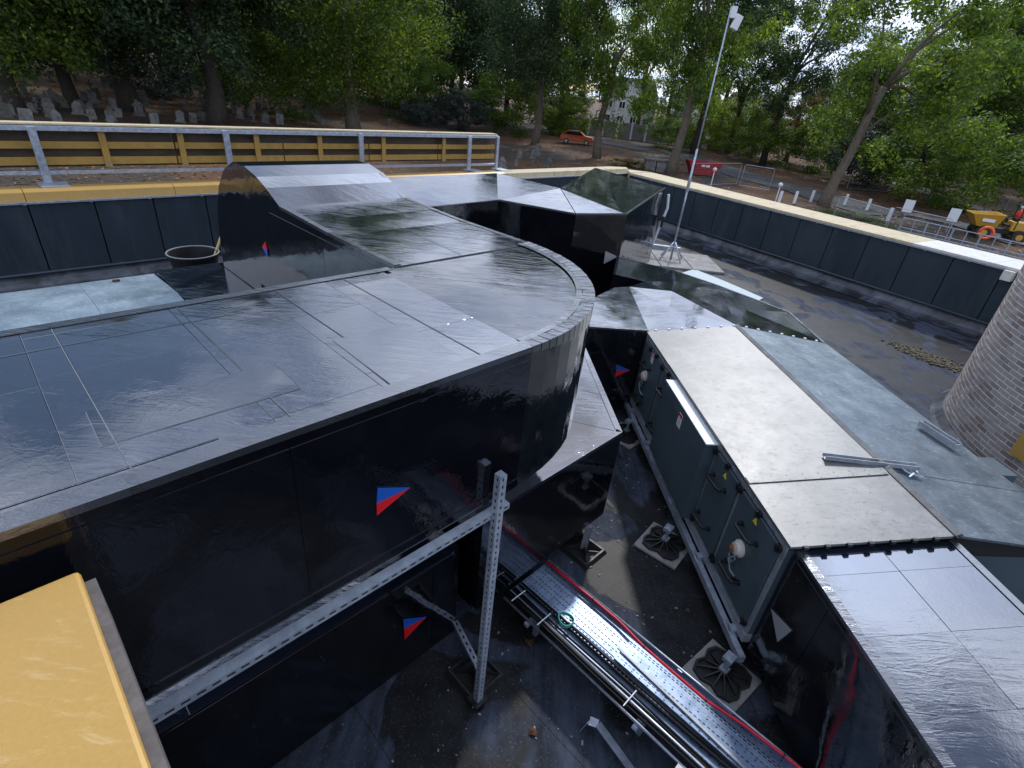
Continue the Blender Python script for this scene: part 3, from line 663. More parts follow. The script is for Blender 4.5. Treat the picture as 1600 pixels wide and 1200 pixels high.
facet(tT, ['R1', 'E1', 'E15', 'E2', 'R2'], mt=M['membrane']); facet(tT, ['R2', 'E2', 'E3', 'K2']); facet(tT, ['K2', 'E3', 'E4', 'K1'])
ol = ['A0', 'A1', 'E1', 'E15', 'E2', 'E3', 'E4', 'K1', 'K2', 'H1', 'H2']
mb = MB()
for i in range(len(ol)):
    a, c = H[ol[i]], H[ol[(i + 1) % len(ol)]]; a = a - Z3 * .008; c = c - Z3 * .008
    mb.add([a, c, Vector((c.x, c.y, .35)), Vector((a.x, a.y, .35))], [(0, 1, 2, 3)])
vs_ = [Vector((H[k].x, H[k].y, .35)) for k in ol]; mb.add(vs_, [tuple(range(len(vs_)))])
mb.add([H['A1'] - Z3 * .008, H['E1'] - Z3 * .008, H['R1'] - Z3 * .008], [(0, 1, 2)])
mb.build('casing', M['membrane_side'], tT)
edge_strip(tT, [H['A0'].copy(), H['A1'].copy()], lambda p: 1.478, .05, A(8, 2))
edge_strip(tT, [H['E1'].copy(), H['E15'].copy(), H['E2'].copy(), H['E3'].copy(), H['E4'].copy()], lambda p: 1.474, .04, A(8, 2))
yT = WB - .004
flow(tT, [A(yT, 2.10, .95), A(yT, 2.31, .87), A(yT, 2.115, .75), A(yT, 2.11, .85)], -WD, 'blue', 'red')

# far duct block
tE = thing('far_duct', 'black foil-wrapped duct with squared end standing behind the loop duct', 'air duct', D(8.5, -7.5, 0.35))
ZE = 2.3
K = [D(4.2, -7.55, ZE), D(7.34, -7.67, ZE), D(7.92, -6.18, ZE), D(9.0, -5.78, ZE), P(1040, 294, ZE), P(930, 262, ZE), D(8.85, -7.42, 2.5), D(8.8, -9.3, 2.5), D(4.2, -9.3, 2.5)]
zb = .35
mb = MB(); n_ = len(K)
for i in range(n_):
    a, c = K[i] - Z3 * .008, K[(i + 1) % n_] - Z3 * .008; mb.add([a, c, Vector((c.x, c.y, zb)), Vector((a.x, a.y, zb))], [(0, 1, 2, 3)])
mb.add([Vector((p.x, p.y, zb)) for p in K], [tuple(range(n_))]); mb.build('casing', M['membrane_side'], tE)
for q in ([K[0], K[1], K[7], K[8]], [K[1], K[6], K[7]], [K[1], K[2], K[6]], [K[2], K[3], K[5], K[6]], [K[3], K[4], K[5]]): facet(tE, q)
edge_strip(tE, [Vector((p.x, p.y, 0)) for p in (K[0], K[1], K[2], K[3], K[4])], lambda p: ZE, .05, D(8.6, -7.6))
wall_sheet(tE, D(7.92, -6.18), D(9.0, -5.78), .9, 2.2, (K[3] - K[2]).cross(Z3).normalized() if (K[3] - K[2]).cross(Z3).dot(-K[2]) > 0 else -(K[3] - K[2]).cross(Z3).normalized(), th=.006)
ed = (K[3] - K[2]).normalized(); eo = ed.cross(Z3).normalized(); eo = eo if eo.dot(-K[2]) > 0 else -eo
dpl = K[3].dot(eo) + .009
tri = [on(946, 392, eo, dpl), on(965, 401, eo, dpl), on(943, 412, eo, dpl)]
sticker(tE, tri, eo, 'grey_vinyl')

# duct in front of the air handling unit (bottom right of the photo)
tF = thing('near_duct', 'black foil-wrapped duct leading from the near end of the grey unit', 'air duct', A(0, 3, .25))
zf = lambda p: 1.42 + (Vector((p[0], p[1], 0)).dot(SD) - 2.5) * .135
fo = [A(2.66, 2.50), A(2.66, 3.68), A(-3.0, 3.68), A(-3.0, 2.50)]
b = MB(); b.prism([(p.x, p.y) for p in fo], .25, lambda p: zf(p) - .006); b.build('casing', M['membrane_side'], tF)
cuts = [2.66, 2.42, 1.95, 1.48, 0.9, 0.2, -.6, -1.6, -3.0]
for i in range(len(cuts) - 1):
    for s0, s1 in ((2.5, 3.1), (3.1, 3.68)):
        q = [A(cuts[i] - .002, s0), A(cuts[i] - .002, s1 - .003), A(cuts[i + 1], s1 - .003), A(cuts[i + 1], s0)]; c = sum(q, Vector()) / 4; k1 = rnd.uniform(-.005, .005); k2 = rnd.uniform(-.005, .005)
        f = lambda p, c=c, k1=k1, k2=k2: zf(p) + .006 + (Vector((p[0], p[1], 0)) - c).dot(WD) * k1 + (Vector((p[0], p[1], 0)) - c).dot(SD) * k2
        mb = MB(); mb.prism([(p.x, p.y) for p in q], lambda p: f(p) - .004, f); mb.build('membrane_sheet', M['membrane'], tF)
edge_strip(tF, [A(w, 2.5) for w in (2.66, 1.95, 1.2, 0.3, -1, -3)], lambda p: zf(p) - .002, .06, A(0, 3)); edge_strip(tF, [A(w, 3.68) for w in (2.66, 1.7, .6, -1, -3)], lambda p: zf(p) - .002, .05, A(0, 3))
for w0, w1 in ((2.66, 2.2), (2.2, 1.2), (1.2, -.2), (-.2, -3)): wall_sheet(tF, A(w0, 2.5), A(w1, 2.5), .26, 1.36, -SD, th=rnd.uniform(.003, .006))
sticker(tF, [A(2.71 - .1, 2.492, .83), A(2.36, 2.492, .92), A(2.42, 2.492, .70)], -SD, 'grey_vinyl')

# black duct with galvanised unit behind on the left
tK = thing('left_duct', 'low black foil-wrapped duct beside the blue grey unit on the left', 'air duct', D(1.7, -6.5, .4))
b = MB(); b.prism([(p.x, p.y) for p in [D(1.37, -5.2), D(3.9, -5.2), D(3.9, -7.30), D(1.37, -7.30)]], .4, 1.90); b.build('casing', M['membrane_side'], tK)
cover(tK, [D(1.37, -5.2), D(2.07, -5.2), D(2.07, -7.30), D(1.37, -7.30)], lambda p: 1.90, VD, 0.9, .9, M['membrane'], 31)
tG = thing('roof_unit', 'blue grey galvanised roof unit with hipped lid at the left edge', 'ventilation unit', D(-1, -6.5, .3))
b = MB(); b.prism([(p.x, p.y) for p in [D(-4, -5.0), D(1.34, -5.0), D(1.34, -7.30), D(-4, -7.30)]], .3, 1.82); b.build('casing', M['unit_grey'], tG)
for u0, u1 in ((-4, -2.2), (-2.2, -.62), (-.62, .62), (.62, 1.36)):
    if u0 == -4: continue
    vs_ = [D(u0, -7.33, 1.865), D(u1 - .003, -7.33, 1.865), D(u1 - .003, -6.40, 1.92), D(u0, -6.40, 1.92), D(u0, -5.0, 1.80), D(u1 - .003, -5.0, 1.80)]
    mb = MB(); mb.add(vs_[:4] + [v - Z3 * .03 for v in vs_[:4]], [(0, 1, 2, 3), (7, 6, 5, 4), (0, 4, 5, 1), (1, 5, 6, 2), (2, 6, 7, 3), (3, 7, 4, 0)]); mb.build('lid_panel', M['roof_metal_blue'], tG)
    q = [vs_[3], vs_[2], vs_[5], vs_[4]]; mb = MB(); mb.add([v - Z3 * .0 - VD * -.001 for v in q] + [v - Z3 * .03 - VD * -.001 for v in q], [(0, 1, 2, 3), (7, 6, 5, 4), (0, 4, 5, 1), (1, 5, 6, 2), (2, 6, 7, 3), (3, 7, 4, 0)]); mb.build('lid_panel', M['roof_metal_blue'], tG)
leafm_ = MB(); leafm_.box(D(.95, -7.2, 1.885), UD * .035, VD * .02, Z3 * .008); lf = leafm_.build('dead_leaf', M['litter']); tag(lf, 'orange dead leaf lying on the blue grey unit', 'leaf')

# ------------------------------------------------------------------ air handling unit
tA = thing('air_handling_unit', 'long anthracite air handling unit with pitched metal lid, doors and black handles', 'air handling unit', A(4.6, 3.7, 0))
W0, W1, S0, S1, SR = 2.68, 6.50, 2.45, 5.00, 3.67
b = MB(); b.prism([(p.x, p.y) for p in [A(W0, S0), A(W1, S0), A(W1, S1), A(W0, S1)]], .42, lambda p: 1.40); b.build('casing', M['unit_grey'], tA)
for w in (W0 + .001, W1 - .001):
    gb = MB(); gb.add([A(w, S0, 1.40), A(w, S1, 1.40), A(w, S1, 1.45), A(w, SR, 1.61), A(w, S0, 1.45)], [(0, 1, 2, 3, 4)]); gb.build('gable', M['matt_dark'], tA)
def lid(w0, w1, s0, z0, s1, z1, mt, lift=0.0):
    q = [A(w0, s0, z0 + lift), A(w1, s0, z0 + lift), A(w1, s1, z1 + lift), A(w0, s1, z1 + lift)]
    mb = MB(); mb.add(q + [v - Z3 * .022 for v in q], [(0, 1, 2, 3), (7, 6, 5, 4), (0, 4, 5, 1), (1, 5, 6, 2), (2, 6, 7, 3), (3, 7, 4, 0)]); return mb.build('lid_panel', mt, tA)
for i, (w0, w1) in enumerate(((2.64, 3.38), (3.383, 5.53), (5.533, 6.53))):
    lid(w0, w1, S0 - .025, 1.478, SR - .012, 1.643, M['roof_metal'], .004 * (i == 1)); lid(w0, w1, SR + .012, 1.643, S1 + .03, 1.475, M['roof_metal_shaded'], .004 * (i == 1))
for w0, w1 in ((2.635, 3.4), (3.403, 6.53)):
    rb = MB(); q = [(SR - .035, 1.648), (SR, 1.672), (SR + .035, 1.648)]
    rb.add([A(w, s, z) for w in (w0, w1) for s, z in q], [(0, 1, 4, 3), (1, 2, 5, 4), (0, 2, 1), (3, 4, 5), (0, 3, 5, 2)]); rb.build('ridge_strip', M['roof_metal'], tA)
# lap strip with rivets
def lapstrip(w, wd_=.085):
    lid2 = [A(w, S0 - .02, 1.489), A(w + wd_, S0 - .02, 1.489), A(w + wd_, SR - .05, 1.649), A(w, SR - .05, 1.649)]
    mb = MB(); mb.add(lid2 + [v - Z3 * .006 for v in lid2], [(0, 1, 2, 3), (7, 6, 5, 4), (0, 4, 5, 1), (1, 5, 6, 2), (2, 6, 7, 3), (3, 7, 4, 0)]); o = mb.build('lap_strip', M['roof_metal'], tA)
    for k in range(9):
        s_ = S0 + .06 + k * .135; z_ = 1.489 + (s_ - S0) * .137
        for dw in (.014, .07):
            q = MB(); q.lathe(A(w + dw, s_, z_ - .001), [(.007, 0), (.007, .003), (.003, .006)], 6); q.build('rivet', M['galv_dull'], o)
lapstrip(3.34)
for k in range(8):  # clips along the near and far eave
    s_ = S0 + .08 + k * .16
    q = MB(); q.box(A(2.628, s_, 1.475 + (s_ - S0) * .135), WD * .012, SD * .018, Z3 * .012); q.build('clip', M['black'], tA)
for k in range(14):
    s_ = S0 + .1 + k * .18; z_ = 1.487 + (s_ - S0) * .135 if s_ < SR else 1.652 - (s_ - SR) * .125
    q = MB(); q.box(A(6.535, s_, z_), WD * .012, SD * .016, Z3 * .008); q.build('clip', M['white'], tA)
fr = MB()   # frame of the door side
for w in (2.70, 3.425, 3.97, 5.68, 6.48): fr.box(A(w, S0 - .006, .93), WD * .022, SD * .007, Z3 * .50)
fr.box(A(4.6, S0 - .006, 1.415), WD * 1.90, SD * .0065, Z3 * .022); fr.box(A(4.6, S0 - .006, .445), WD * 1.90, SD * .0065, Z3 * .022)
fr.build('door_frame', M['galv_dull'], tA)
def pipe_handle(parent, w, z):
    q = MB(); w0, w1 = w + .125, w - .125; y0 = S0 - .03
    q.tube([A(w0, y0, z - .0), A(w0, y0 - .055, z), A(w0 - .03, y0 - .075, z), A(w1 + .03, y0 - .075, z + .015), A(w1, y0 - .055, z + .015), A(w1, y0, z + .015)], .015, 8)
    q.lathe(A(w0, y0 + .004, z), [(.026, 0), (.026, .012)], 10, -SD); q.lathe(A(w1, y0 + .004, z + .015), [(.026, 0), (.026, .012)], 10, -SD)
    q.build('handle', M['black'], parent, smooth=False)
def hinge(parent, w, z):
    q = MB(); q.box(A(w, S0 - .028, z), WD * .03, SD * .014, Z3 * .022); q.tube([A(w, S0 - .045, z - .03), A(w, S0 - .045, z + .03)], .012, 8); q.build('hinge', M['black'], parent)
def door(w0, w1, hs, zt_=1.375, zb_=.47):
    q = MB(); q.box(A((w0 + w1) / 2, S0 - .017, (zt_ + zb_) / 2), WD * (w1 - w0) / 2, SD * .012, Z3 * (zt_ - zb_) / 2); d_ = q.build('door', M['unit_grey'], tA, bevel=.003)
    for (w, z) in hs: pipe_handle(d_, w, z)
    return d_
d1 = door(5.71, 6.45, [(6.19, 1.11), (6.21, .58)]); d2 = door(5.27, 5.65, [(5.44, 1.13), (5.46, .60)])
d3 = door(3.455, 3.94, [(3.73, 1.155), (3.76, .65)]); d4 = door(2.73, 3.395, [(3.09, 1.15), (3.10, .68)])
for d_, ws_ in ((d1, (5.70, 6.2)), (d2, (5.66, 5.3)), (d3, (3.95, 3.44)), (d4, (3.40, 2.74))):
    for w in ws_:
        for z in (1.36, .50): hinge(d_, w, z)
for d_, w in ((d1, 5.95), (d2, 5.45), (d3, 3.7), (d4, 3.08)): hinge(d_, w, 1.385)
hb = MB(); hb.box(A(4.62, S0 - .065, .93), WD * .62, SD * .06, Z3 * .475); ho = hb.build('hood', M['unit_grey'], tA, bevel=.004)
ht = MB(); ht.box(A(4.62, S0 - .068, 1.413), WD * .635, SD * .066, Z3 * .006); ht.build('hood_cap', M['white'], tA)
def gauge(parent, w, z):
    q = MB(); q.lathe(A(w, S0 - .028, z), [(.075, 0), (.078, .02), (.06, .035), (.055, .055), (.02, .062)], 18, -SD); g = q.build('gauge', M['ceramic'], parent, smooth=False)
    q = MB(); q.lathe(A(w + .02, S0 - .088, z - .015), [(.036, 0), (.034, .012), (.01, .02)], 12, -SD); q.build('gauge_face', M['rust'], parent)
    q = MB(); q.tube([A(w + .05, S0 - .05, z - .06), A(w + .06, S0 - .07, z - .13), A(w + .0, S0 - .06, z - .17), A(w - .03, S0 - .06, z - .10), A(w - .01, S0 - .07, z - .06)], .006, 6); q.tube([A(w - .02, S0 - .05, z - .06), A(w + .03, S0 - .08, z - .15), A(w - .02, S0 - .06, z - .24), A(w - .09, S0 - .03, z - .27)], .008, 6); q.build('gauge_tube', M['galv_dull'], parent)
    q = MB(); q.lathe(A(w - .09, S0 - .03, z - .27), [(.018, 0), (.018, .03)], 8, -SD); q.build('tube_end', M['black'], parent)
gauge(d1, 6.17, .97); gauge(d4, 3.12, .95)
def label(parent, w, z, n, ww=.085, hh=.12):
    q = MB(); q.box(A(w, n, z), WD * ww / 2, SD * .0015, Z3 * hh / 2); o = q.build('label', M['white'], parent)
    q = MB(); q.box(A(w, n - .0025, z + hh * .38), WD * ww / 2 * .98, SD * .001, Z3 * hh * .11); q.build('label_band', M['red'], parent)
    q = MB()
    for k in range(6): q.box(A(w + rnd.uniform(-.006, .006), n - .0025, z + hh * (.20 - .12 * k)), WD * ww * rnd.uniform(.28, .40), SD * .0008, Z3 * .0018)
    q.build('label_print', M['matt_dark'], parent)
label(d1, 6.08, 1.28, S0 - .031); label(ho, 4.66, 1.24, S0 - .127, .10, .16)
for d_, w, z in ((d3, 3.68, 1.29), (d4, 3.08, 1.31)):
    tri = [A(w + .03, S0 - .029, z - .025), A(w - .03, S0 - .029, z - .025), A(w, S0 - .029, z + .03)]; sticker(d_, tri, -SD, 'yellow', 'warning_sticker')
# base rails and stays
br = MB(); br.box(A(4.6, S0 + .01, .375), WD * 1.93, SD * .035, Z3 * .044); br.build('base_rail', M['galv_dull'], tA)
br = MB(); br.bar(A(6.6, S0 - .06, .27), A(2.55, S0 - .06, .27), .055, .07); br.build('support_channel', M['galv'], tA)
br = MB()
for w in (6.3, 5.5, 4.45, 3.6, 2.8): br.box(A(w, S0 - .03, .30), WD * .03, SD * .05, Z3 * .05)
br.build('channel_bracket', M['galv'], tA)
# loose things on its lid
def lz(s): return 1.643 + .022 + .0 - (s - SR) * .137 if s > SR else 1.489 + (s - S0) * .137
ch = MB(); a_, c_ = A(3.60, 3.20, lz(3.20) + .012), A(3.42, 3.93, lz(3.93) + .035)
dd = (c_ - a_).normalized(); sd2 = dd.cross(Z3).normalized()
ch.box((a_ + c_) / 2, dd * (c_ - a_).length / 2, sd2 * .035, Z3 * .002); ch.box((a_ + c_) / 2 + sd2 * .035 + Z3 * .018, dd * (c_ - a_).length / 2, sd2 * .002, Z3 * .02); ch.box((a_ + c_) / 2 - sd2 * .035 + Z3 * .012, dd * (c_ - a_).length / 2, sd2 * .002, Z3 * .014)
o = ch.build('steel_channel', M['galv_dull']); tag(o, 'loose galvanised channel lying across the ridge of the grey unit', 'steel channel')
ck = MB()
for k in range(9):
    p = A(3.36 + rnd.uniform(-.05, .05), 3.86 + rnd.uniform(-.08, .08)); p.z = lz(p.dot(SD)) + .008; an = rnd.uniform(0, 3.1); ck.box(p, Vector((math.cos(an), math.sin(an), .2)) * .035, Vector((-math.sin(an), math.cos(an), 0)) * .006, Z3 * .004)
o = ck.build('metal_offcuts', M['galv']); tag(o, 'small heap of metal offcuts beside the loose channel on the lid', 'metal offcuts')
cb = MB(); a_, c_ = A(4.33, 4.72, 1.55), A(3.93, 4.80, 1.545); dd = (c_ - a_).normalized(); sd2 = dd.cross(Z3).normalized()
cb.box((a_ + c_) / 2, dd * .20, sd2 * .035, Z3 * .003); cb.box((a_ + c_) / 2 + sd2 * .035 + Z3 * .025, dd * .20, sd2 * .003, Z3 * .03); cb.box((a_ + c_) / 2 - sd2 * .035 + Z3 * .025, dd * .20, sd2 * .003, Z3 * .03); cb.box(c_ + Z3 * .02, dd * .003, sd2 * .04, Z3 * .025)
o = cb.build('steel_bracket', M['galv_dull']); tag(o, 'short galvanised U bracket resting near the far eave of the grey unit', 'steel bracket')
vb = MB(); vb.box(A(3.78, 5.13, 1.38), WD * .14, SD * .10, Z3 * .08); vb.build('eave_box', M['unit_grey'], tA)

# ------------------------------------------------------------------ rubber feet
def foot(loc, rot, name, label, kind):
    t = thing(name, label, 'support pad', (0, 0, 0), 'rubber support pads on the felt')
    if kind == 'tray':
        q = MB(); h = .24
        q.add([(-h, -h, 0), (h, -h, 0), (h, h, 0), (-h, h, 0), (-h, -h, .03), (h, -h, .03), (h, h, .03), (-h, h, .03)], [(0, 1, 5, 4), (1, 2, 6, 5), (2, 3, 7, 6), (3, 0, 4, 7), (3, 2, 1, 0), (4, 5, 6, 7)]); q.build('mat', M['concrete'] if 'pale' in label else M['rubber'], t, bevel=.006)
        # star shaped moulded foot with radiating ribs
        pts = []
        for k in range(32):
            a = 2 * math.pi * k / 32; sq = 1 / max(abs(math.cos(a)), abs(math.sin(a))); rr_ = .195 * sq * (1.0 - .08 * math.cos(8 * a)) * .98
            pts.append((rr_ * math.cos(a), rr_ * math.sin(a)))
        q = MB(); vs_ = [(x, y, .034) for x, y in pts] + [(x, y, .060) for x, y in pts] + [(x * .9, y * .9, .060) for x, y in pts] + [(x * .86, y * .86, .040) for x, y in pts]
        fs = []
        for j in range(3):
            for k in range(32): fs.append((j * 32 + k, j * 32 + (k + 1) % 32, (j + 1) * 32 + (k + 1) % 32, (j + 1) * 32 + k))
        fs.append(tuple(range(96, 128))); q.add(vs_, fs); q.build('moulded_foot', M['rubber'], t)
        q = MB()
        for k in range(12):
            a = 2 * math.pi * k / 12 + .1; sq = 1 / max(abs(math.cos(a)), abs(math.sin(a))); l = .17 * sq
            q.add([(0.03 * math.cos(a - .2), .03 * math.sin(a - .2), .10), (0.03 * math.cos(a + .2), .03 * math.sin(a + .2), .10), (l * math.cos(a) - .004 * math.sin(a), l * math.sin(a) + .004 * math.cos(a), .055), (l * math.cos(a) + .004 * math.sin(a), l * math.sin(a) - .004 * math.cos(a), .055), (.03 * math.cos(a), .03 * math.sin(a), .04), (l * math.cos(a), l * math.sin(a), .038)], [(0, 1, 2, 3), (0, 3, 5, 4), (1, 4, 5, 2)])
        q.build('ribs', M['rubber'], t)
        q = MB(); q.box((0, 0, .11), Vector((.035, 0, 0)), Vector((0, .035, 0)), Z3 * .012); q.build('foot_plate', M['galv'], t)
        q = MB(); q.tube([(0, 0, .12), (0.0, 0, .27)], .018, 10); q.build('jack', M['galv'], t, smooth=True)
        q = MB(); q.box((0, 0, .255), Vector((.05, 0, 0)), Vector((0, .04, 0)), Z3 * .02); q.lathe((0, 0, .275), [(.02, 0), (.02, .02)], 6); q.build('top_clamp', M['galv'], t)
    else:
        q = MB(); h = .18; i_ = .14
        q.add([(-h, -h, 0), (h, -h, 0), (h, h, 0), (-h, h, 0), (-h + .02, -h + .02, .045), (h - .02, -h + .02, .045), (h - .02, h - .02, .045), (-h + .02, h - .02, .045), (-i_, -i_, .045), (i_, -i_, .045), (i_, i_, .045), (-i_, i_, .045), (-i_ + .02, -i_ + .02, .015), (i_ - .02, -i_ + .02, .015), (i_ - .02, i_ - .02, .015), (-i_ + .02, i_ - .02, .015)],
              [(0, 1, 5, 4), (1, 2, 6, 5), (2, 3, 7, 6), (3, 0, 4, 7), (4, 5, 9, 8), (5, 6, 10, 9), (6, 7, 11, 10), (7, 4, 8, 11), (8, 9, 13, 12), (9, 10, 14, 13), (10, 11, 15, 14), (11, 8, 12, 15), (12, 13, 14, 15)])
        q.build('moulded_foot', M['rubber'], t)
        q = MB()
        for sx, sy in ((1, 1), (1, -1), (-1, 1), (-1, -1)): q.add([(0.02 * sx, 0.02 * sy, .12), (.145 * sx, .145 * sy, .046), (.145 * sx - .01, .145 * sy, .02), (.0, .0, .02)], [(0, 1, 2, 3)])
        q.lathe((0, 0, .015), [(.045, 0), (.04, .06)], 4); q.build('ribs', M['rubber'], t)
    t.location = loc; t.rotation_euler.z = rot; LOC[t.name] = Vector(loc); return t
RZ = math.pi / 2 - AZ
def mean(l): return sum(l, Vector()) / len(l)
foot((1.83, 4.23, .012), RZ + .1, 'roof_support_pad', 'square moulded foot on a pale mat below the hooded door of the grey unit', 'tray')
foot((2.03, 2.78, .012), RZ - .1, 'roof_support_pad', 'square moulded foot on a pale mat by the near end of the grey unit', 'tray')
foot((1.70, 6.30, .012), RZ, 'roof_support_pad', 'square moulded foot on a pale mat at the far end of the grey unit', 'tray')
foot((0.935, 4.03, .012), RZ, 'roof_support_pad', 'small square rubber foot under the pointed corner of the branch duct', 'open')
fp_ = D(1.85, -1.78, .012); foot(fp_, RZ, 'roof_support_pad', 'black square rubber foot under the tall slotted steel post', 'open')
sp = MB(); sp.add([Vector((0.935, 4.03, .03)) + x for x in (VD * .05, -VD * .05)] + [Vector((0.955, 4.06, .36)) + VD * .05, Vector((0.955, 4.06, .36)) - VD * .05], [(0, 1, 3, 2)]); 
sp = MB(); sp.bar((0.935, 4.03, .06), (0.95, 4.06, .35), .06, .06); o = sp.build('support_stub', M['galv_dull'], tS)

# ------------------------------------------------------------------ slotted steel post and rail
def slotted(name, a, c, w, h, up, mt, parent, pitch=.05, sl=.028, sw=.012, faces=(0,)):
    """box section whose chosen faces are pierced by slots"""
    a = Vector(a); c = Vector(c); d = (c - a); L = d.length; d.normalize(); s_ = d.cross(up).normalized(); u = s_.cross(d).normalized()
    mb = MB(); n = int(L / pitch); pt = L / n
    dirs = [(s_, u, w, h), (-s_, u, w, h), (u, s_, h, w), (-u, s_, h, w)]
    for fi, (nrm, tr, dn, dt_) in enumerate(dirs):
        o = (a) + nrm * dn / 2
        if fi in faces:
            for k in range(n):
                x0, x1 = k * pt, (k + 1) * pt; xc = (x0 + x1) / 2
                ou = [o + d * x0 - tr * dt_ / 2, o + d * x1 - tr * dt_ / 2, o + d * x1 + tr * dt_ / 2, o + d * x0 + tr * dt_ / 2]
                inn = [o + d * (xc - sl / 2) - tr * sw / 2, o + d * (xc + sl / 2) - tr * sw / 2, o + d * (xc + sl / 2) + tr * sw / 2, o + d * (xc - sl / 2) + tr * sw / 2]
                bk = [p - nrm * .004 for p in inn]
                mb.add(ou + inn + bk, [(0, 1, 5, 4), (1, 2, 6, 5), (2, 3, 7, 6), (3, 0, 4, 7), (4, 5, 9, 8), (5, 6, 10, 9), (6, 7, 11, 10), (7, 4, 8, 11)])
        else:
            mb.add([o - tr * dt_ / 2, o + d * L - tr * dt_ / 2, o + d * L + tr * dt_ / 2, o + tr * dt_ / 2], [(0, 1, 2, 3)])
    x = mb.build(name, mt, parent)
    q = MB(); q.box((a + c) / 2, d * (L / 2 - .002), s_ * (w / 2 - .006), u * (h / 2 - .006)); q.build(name + '_slot_shade', M['matt_dark'], parent)  # added dark filler, stands in for the shade inside the hollow section
    return x
tP = thing('slotted_post', 'tall slotted galvanised steel post standing in front of the big duct', 'steel post', D(1.72, -1.62, 0))
slotted('upright', D(1.71, -1.655 + .06, 0.03), D(1.71, -1.655 + .06, 2.30), .054, .048, VD, M['galv_bright'], tP, .052, .026, .014, (0, 1, 2))
q = MB(); q.box(D(1.71, -1.595, 2.301), UD * .0245, VD * .027, Z3 * .002); q.build('end_cap', M['galv'], tP)
q = MB(); q.box(D(1.71, -1.6, 0.085), UD * .06, VD * .06, Z3 * .006); q.box(D(1.71, -1.6, 0.045), UD * .02, VD * .06, Z3 * .035); q.build('foot_bracket', M['black'], tP)
tRl = thing('slotted_rail', 'long horizontal slotted galvanised rail below the big duct edge', 'steel rail', D(0.8, -1.62, 2.0))
slotted('rail', D(-.15, -1.636, 1.985), D(1.83, -1.636, 1.985), .052, .042, Z3, M['galv_bright'], tRl, .056, .034, .016, (0, 1, 3))
tRl2 = thing('slotted_bracket', 'short slotted galvanised channel between the lower duct and the post foot', 'steel channel', D(1.8, -1.9, .25))
slotted('channel', D(1.97, -2.20, .14), D(1.83, -1.68, .14), .05, .035, Z3, M['galv'], tRl2, .06, .03, .016, (2,))

# ------------------------------------------------------------------ cable tray
tY = thing('cable_tray', 'perforated galvanised cable tray crossing the roof between the ducts', 'cable tray', D(2.6, -.5, .3))
def perf(name, u0, u1, v0, v1, z, mt, parent, cu=.024, cv=.036, lip=.02, per=5):
    mb = MB(); nu, nv = int((u1 - u0) / cu), int((v1 - v0) / cv)
    for i in range(nu):
        for j in range(nv):
            a0, a1, b0, b1 = u0 + i * cu, u0 + (i + 1) * cu, v0 + j * cv, v0 + (j + 1) * cv; uc, vc = (a0 + a1) / 2, (b0 + b1) / 2
            q = [D(a0, b0, z), D(a1, b0, z), D(a1, b1, z), D(a0, b1, z)]
            typ = (i % per)
            if typ in (1, 3) and j % 1 == 0: hu, hv = .0042, .011
            elif typ == 0 and j % 2 == 0: hu, hv = .0055, .0055
            else: mb.add(q, [(0, 1, 2, 3)]); continue
            h_ = [D(uc - hu, vc - hv, z), D(uc + hu, vc - hv, z), D(uc + hu, vc + hv, z), D(uc - hu, vc + hv, z)]
            mb.add(q + h_, [(0, 1, 5, 4), (1, 2, 6, 5), (2, 3, 7, 6), (3, 0, 4, 7)])
    for u in (u0, u0 + nu * cu): mb.add([D(u, v0, z), D(u, v1, z), D(u, v1, z + lip), D(u, v0, z + lip)], [(0, 1, 2, 3)])
    return mb.build(name, mt, parent)
VT = -2.045
perf('tray', 2.44, 2.95, VT, 1.9, .30, M['galv_tray'], tY, lip=.035)
q = MB(); q.box(D(2.695, -.07, .285), UD * .235, VD * 1.95, Z3 * .002); q.build('hole_shade', M['matt_dark'], tY)  # added dark sheet, stands in for the shade seen through the perforations
tY2 = thing('tray_cover', 'perforated galvanised lid lying on the cable tray', 'tray lid', D(2.75, 0, .35))
perf('lid', 2.62, 2.86, -1.02, 0.62, .355, M['galv_tray'], tY2, lip=-.03)
q = MB(); q.bar(D(2.71, -1.05, .365), D(2.60, .72, .365), .018, .012); q.build('edge_bar', M['galv_dull'], tY2)
for i, (u, r_) in enumerate(((2.395, .010), (2.422, .010), (2.475, .011), (2.503, .010))):
    pts = [D(u + .006 * math.sin(k * 1.3 + i), VT + .02 + k * .32, .345 - .02 * (i > 1)) for k in range(12)]
    q = MB(); q.tube(pts, r_, 8); o = q.build('power_cable', M['cable'], None, smooth=True); tag(o, ['outermost black cable along the outer edge of the tray', 'second black cable from the outer edge of the tray', 'third black cable from the outer edge of the tray', 'innermost of the four parallel black cables on the tray'][i], 'cable', 'black cables on the tray')
q = MB(); q.tube([D(2.45 - .01, VT + .02, .335), D(2.45, 1.5, .335)], .014, 10); o = q.build('steel_conduit', M['galv'], None, smooth=True); tag(o, 'bright steel conduit between the black cables on the tray', 'conduit')
q = MB(); q.tube([D(2.372, VT + .02, .30), D(2.372, 1.6, .30)], .011, 10); o = q.build('steel_rod', M['galv'], None, smooth=True); tag(o, 'thin steel tube clipped to the outer side of the tray', 'conduit')
for i, (u, dz) in enumerate(((2.56, .0), (2.585, .008))):
    pts = [D(u + .05 * min(1, max(0, (k - 2) / 8)) * (1 if i else .8) + .006 * math.sin(k), VT + .02 + k * .3, .322 + dz) for k in range(12)]
    q = MB(); q.tube(pts, .011, 8); o = q.build('power_cable', M['cable'], None, smooth=True); tag(o, ['black cable in the middle of the tray, nearer the outer edge', 'black cable in the middle of the tray, beside the green coil'][i], 'cable', 'black cables on the tray')
pts = [D(2.925 + .012 * math.sin(k * .8) - (.03 if k > 3 else 0) + .006 * k * (k > 6), VT + .01 + k * .28, .345) for k in range(14)]
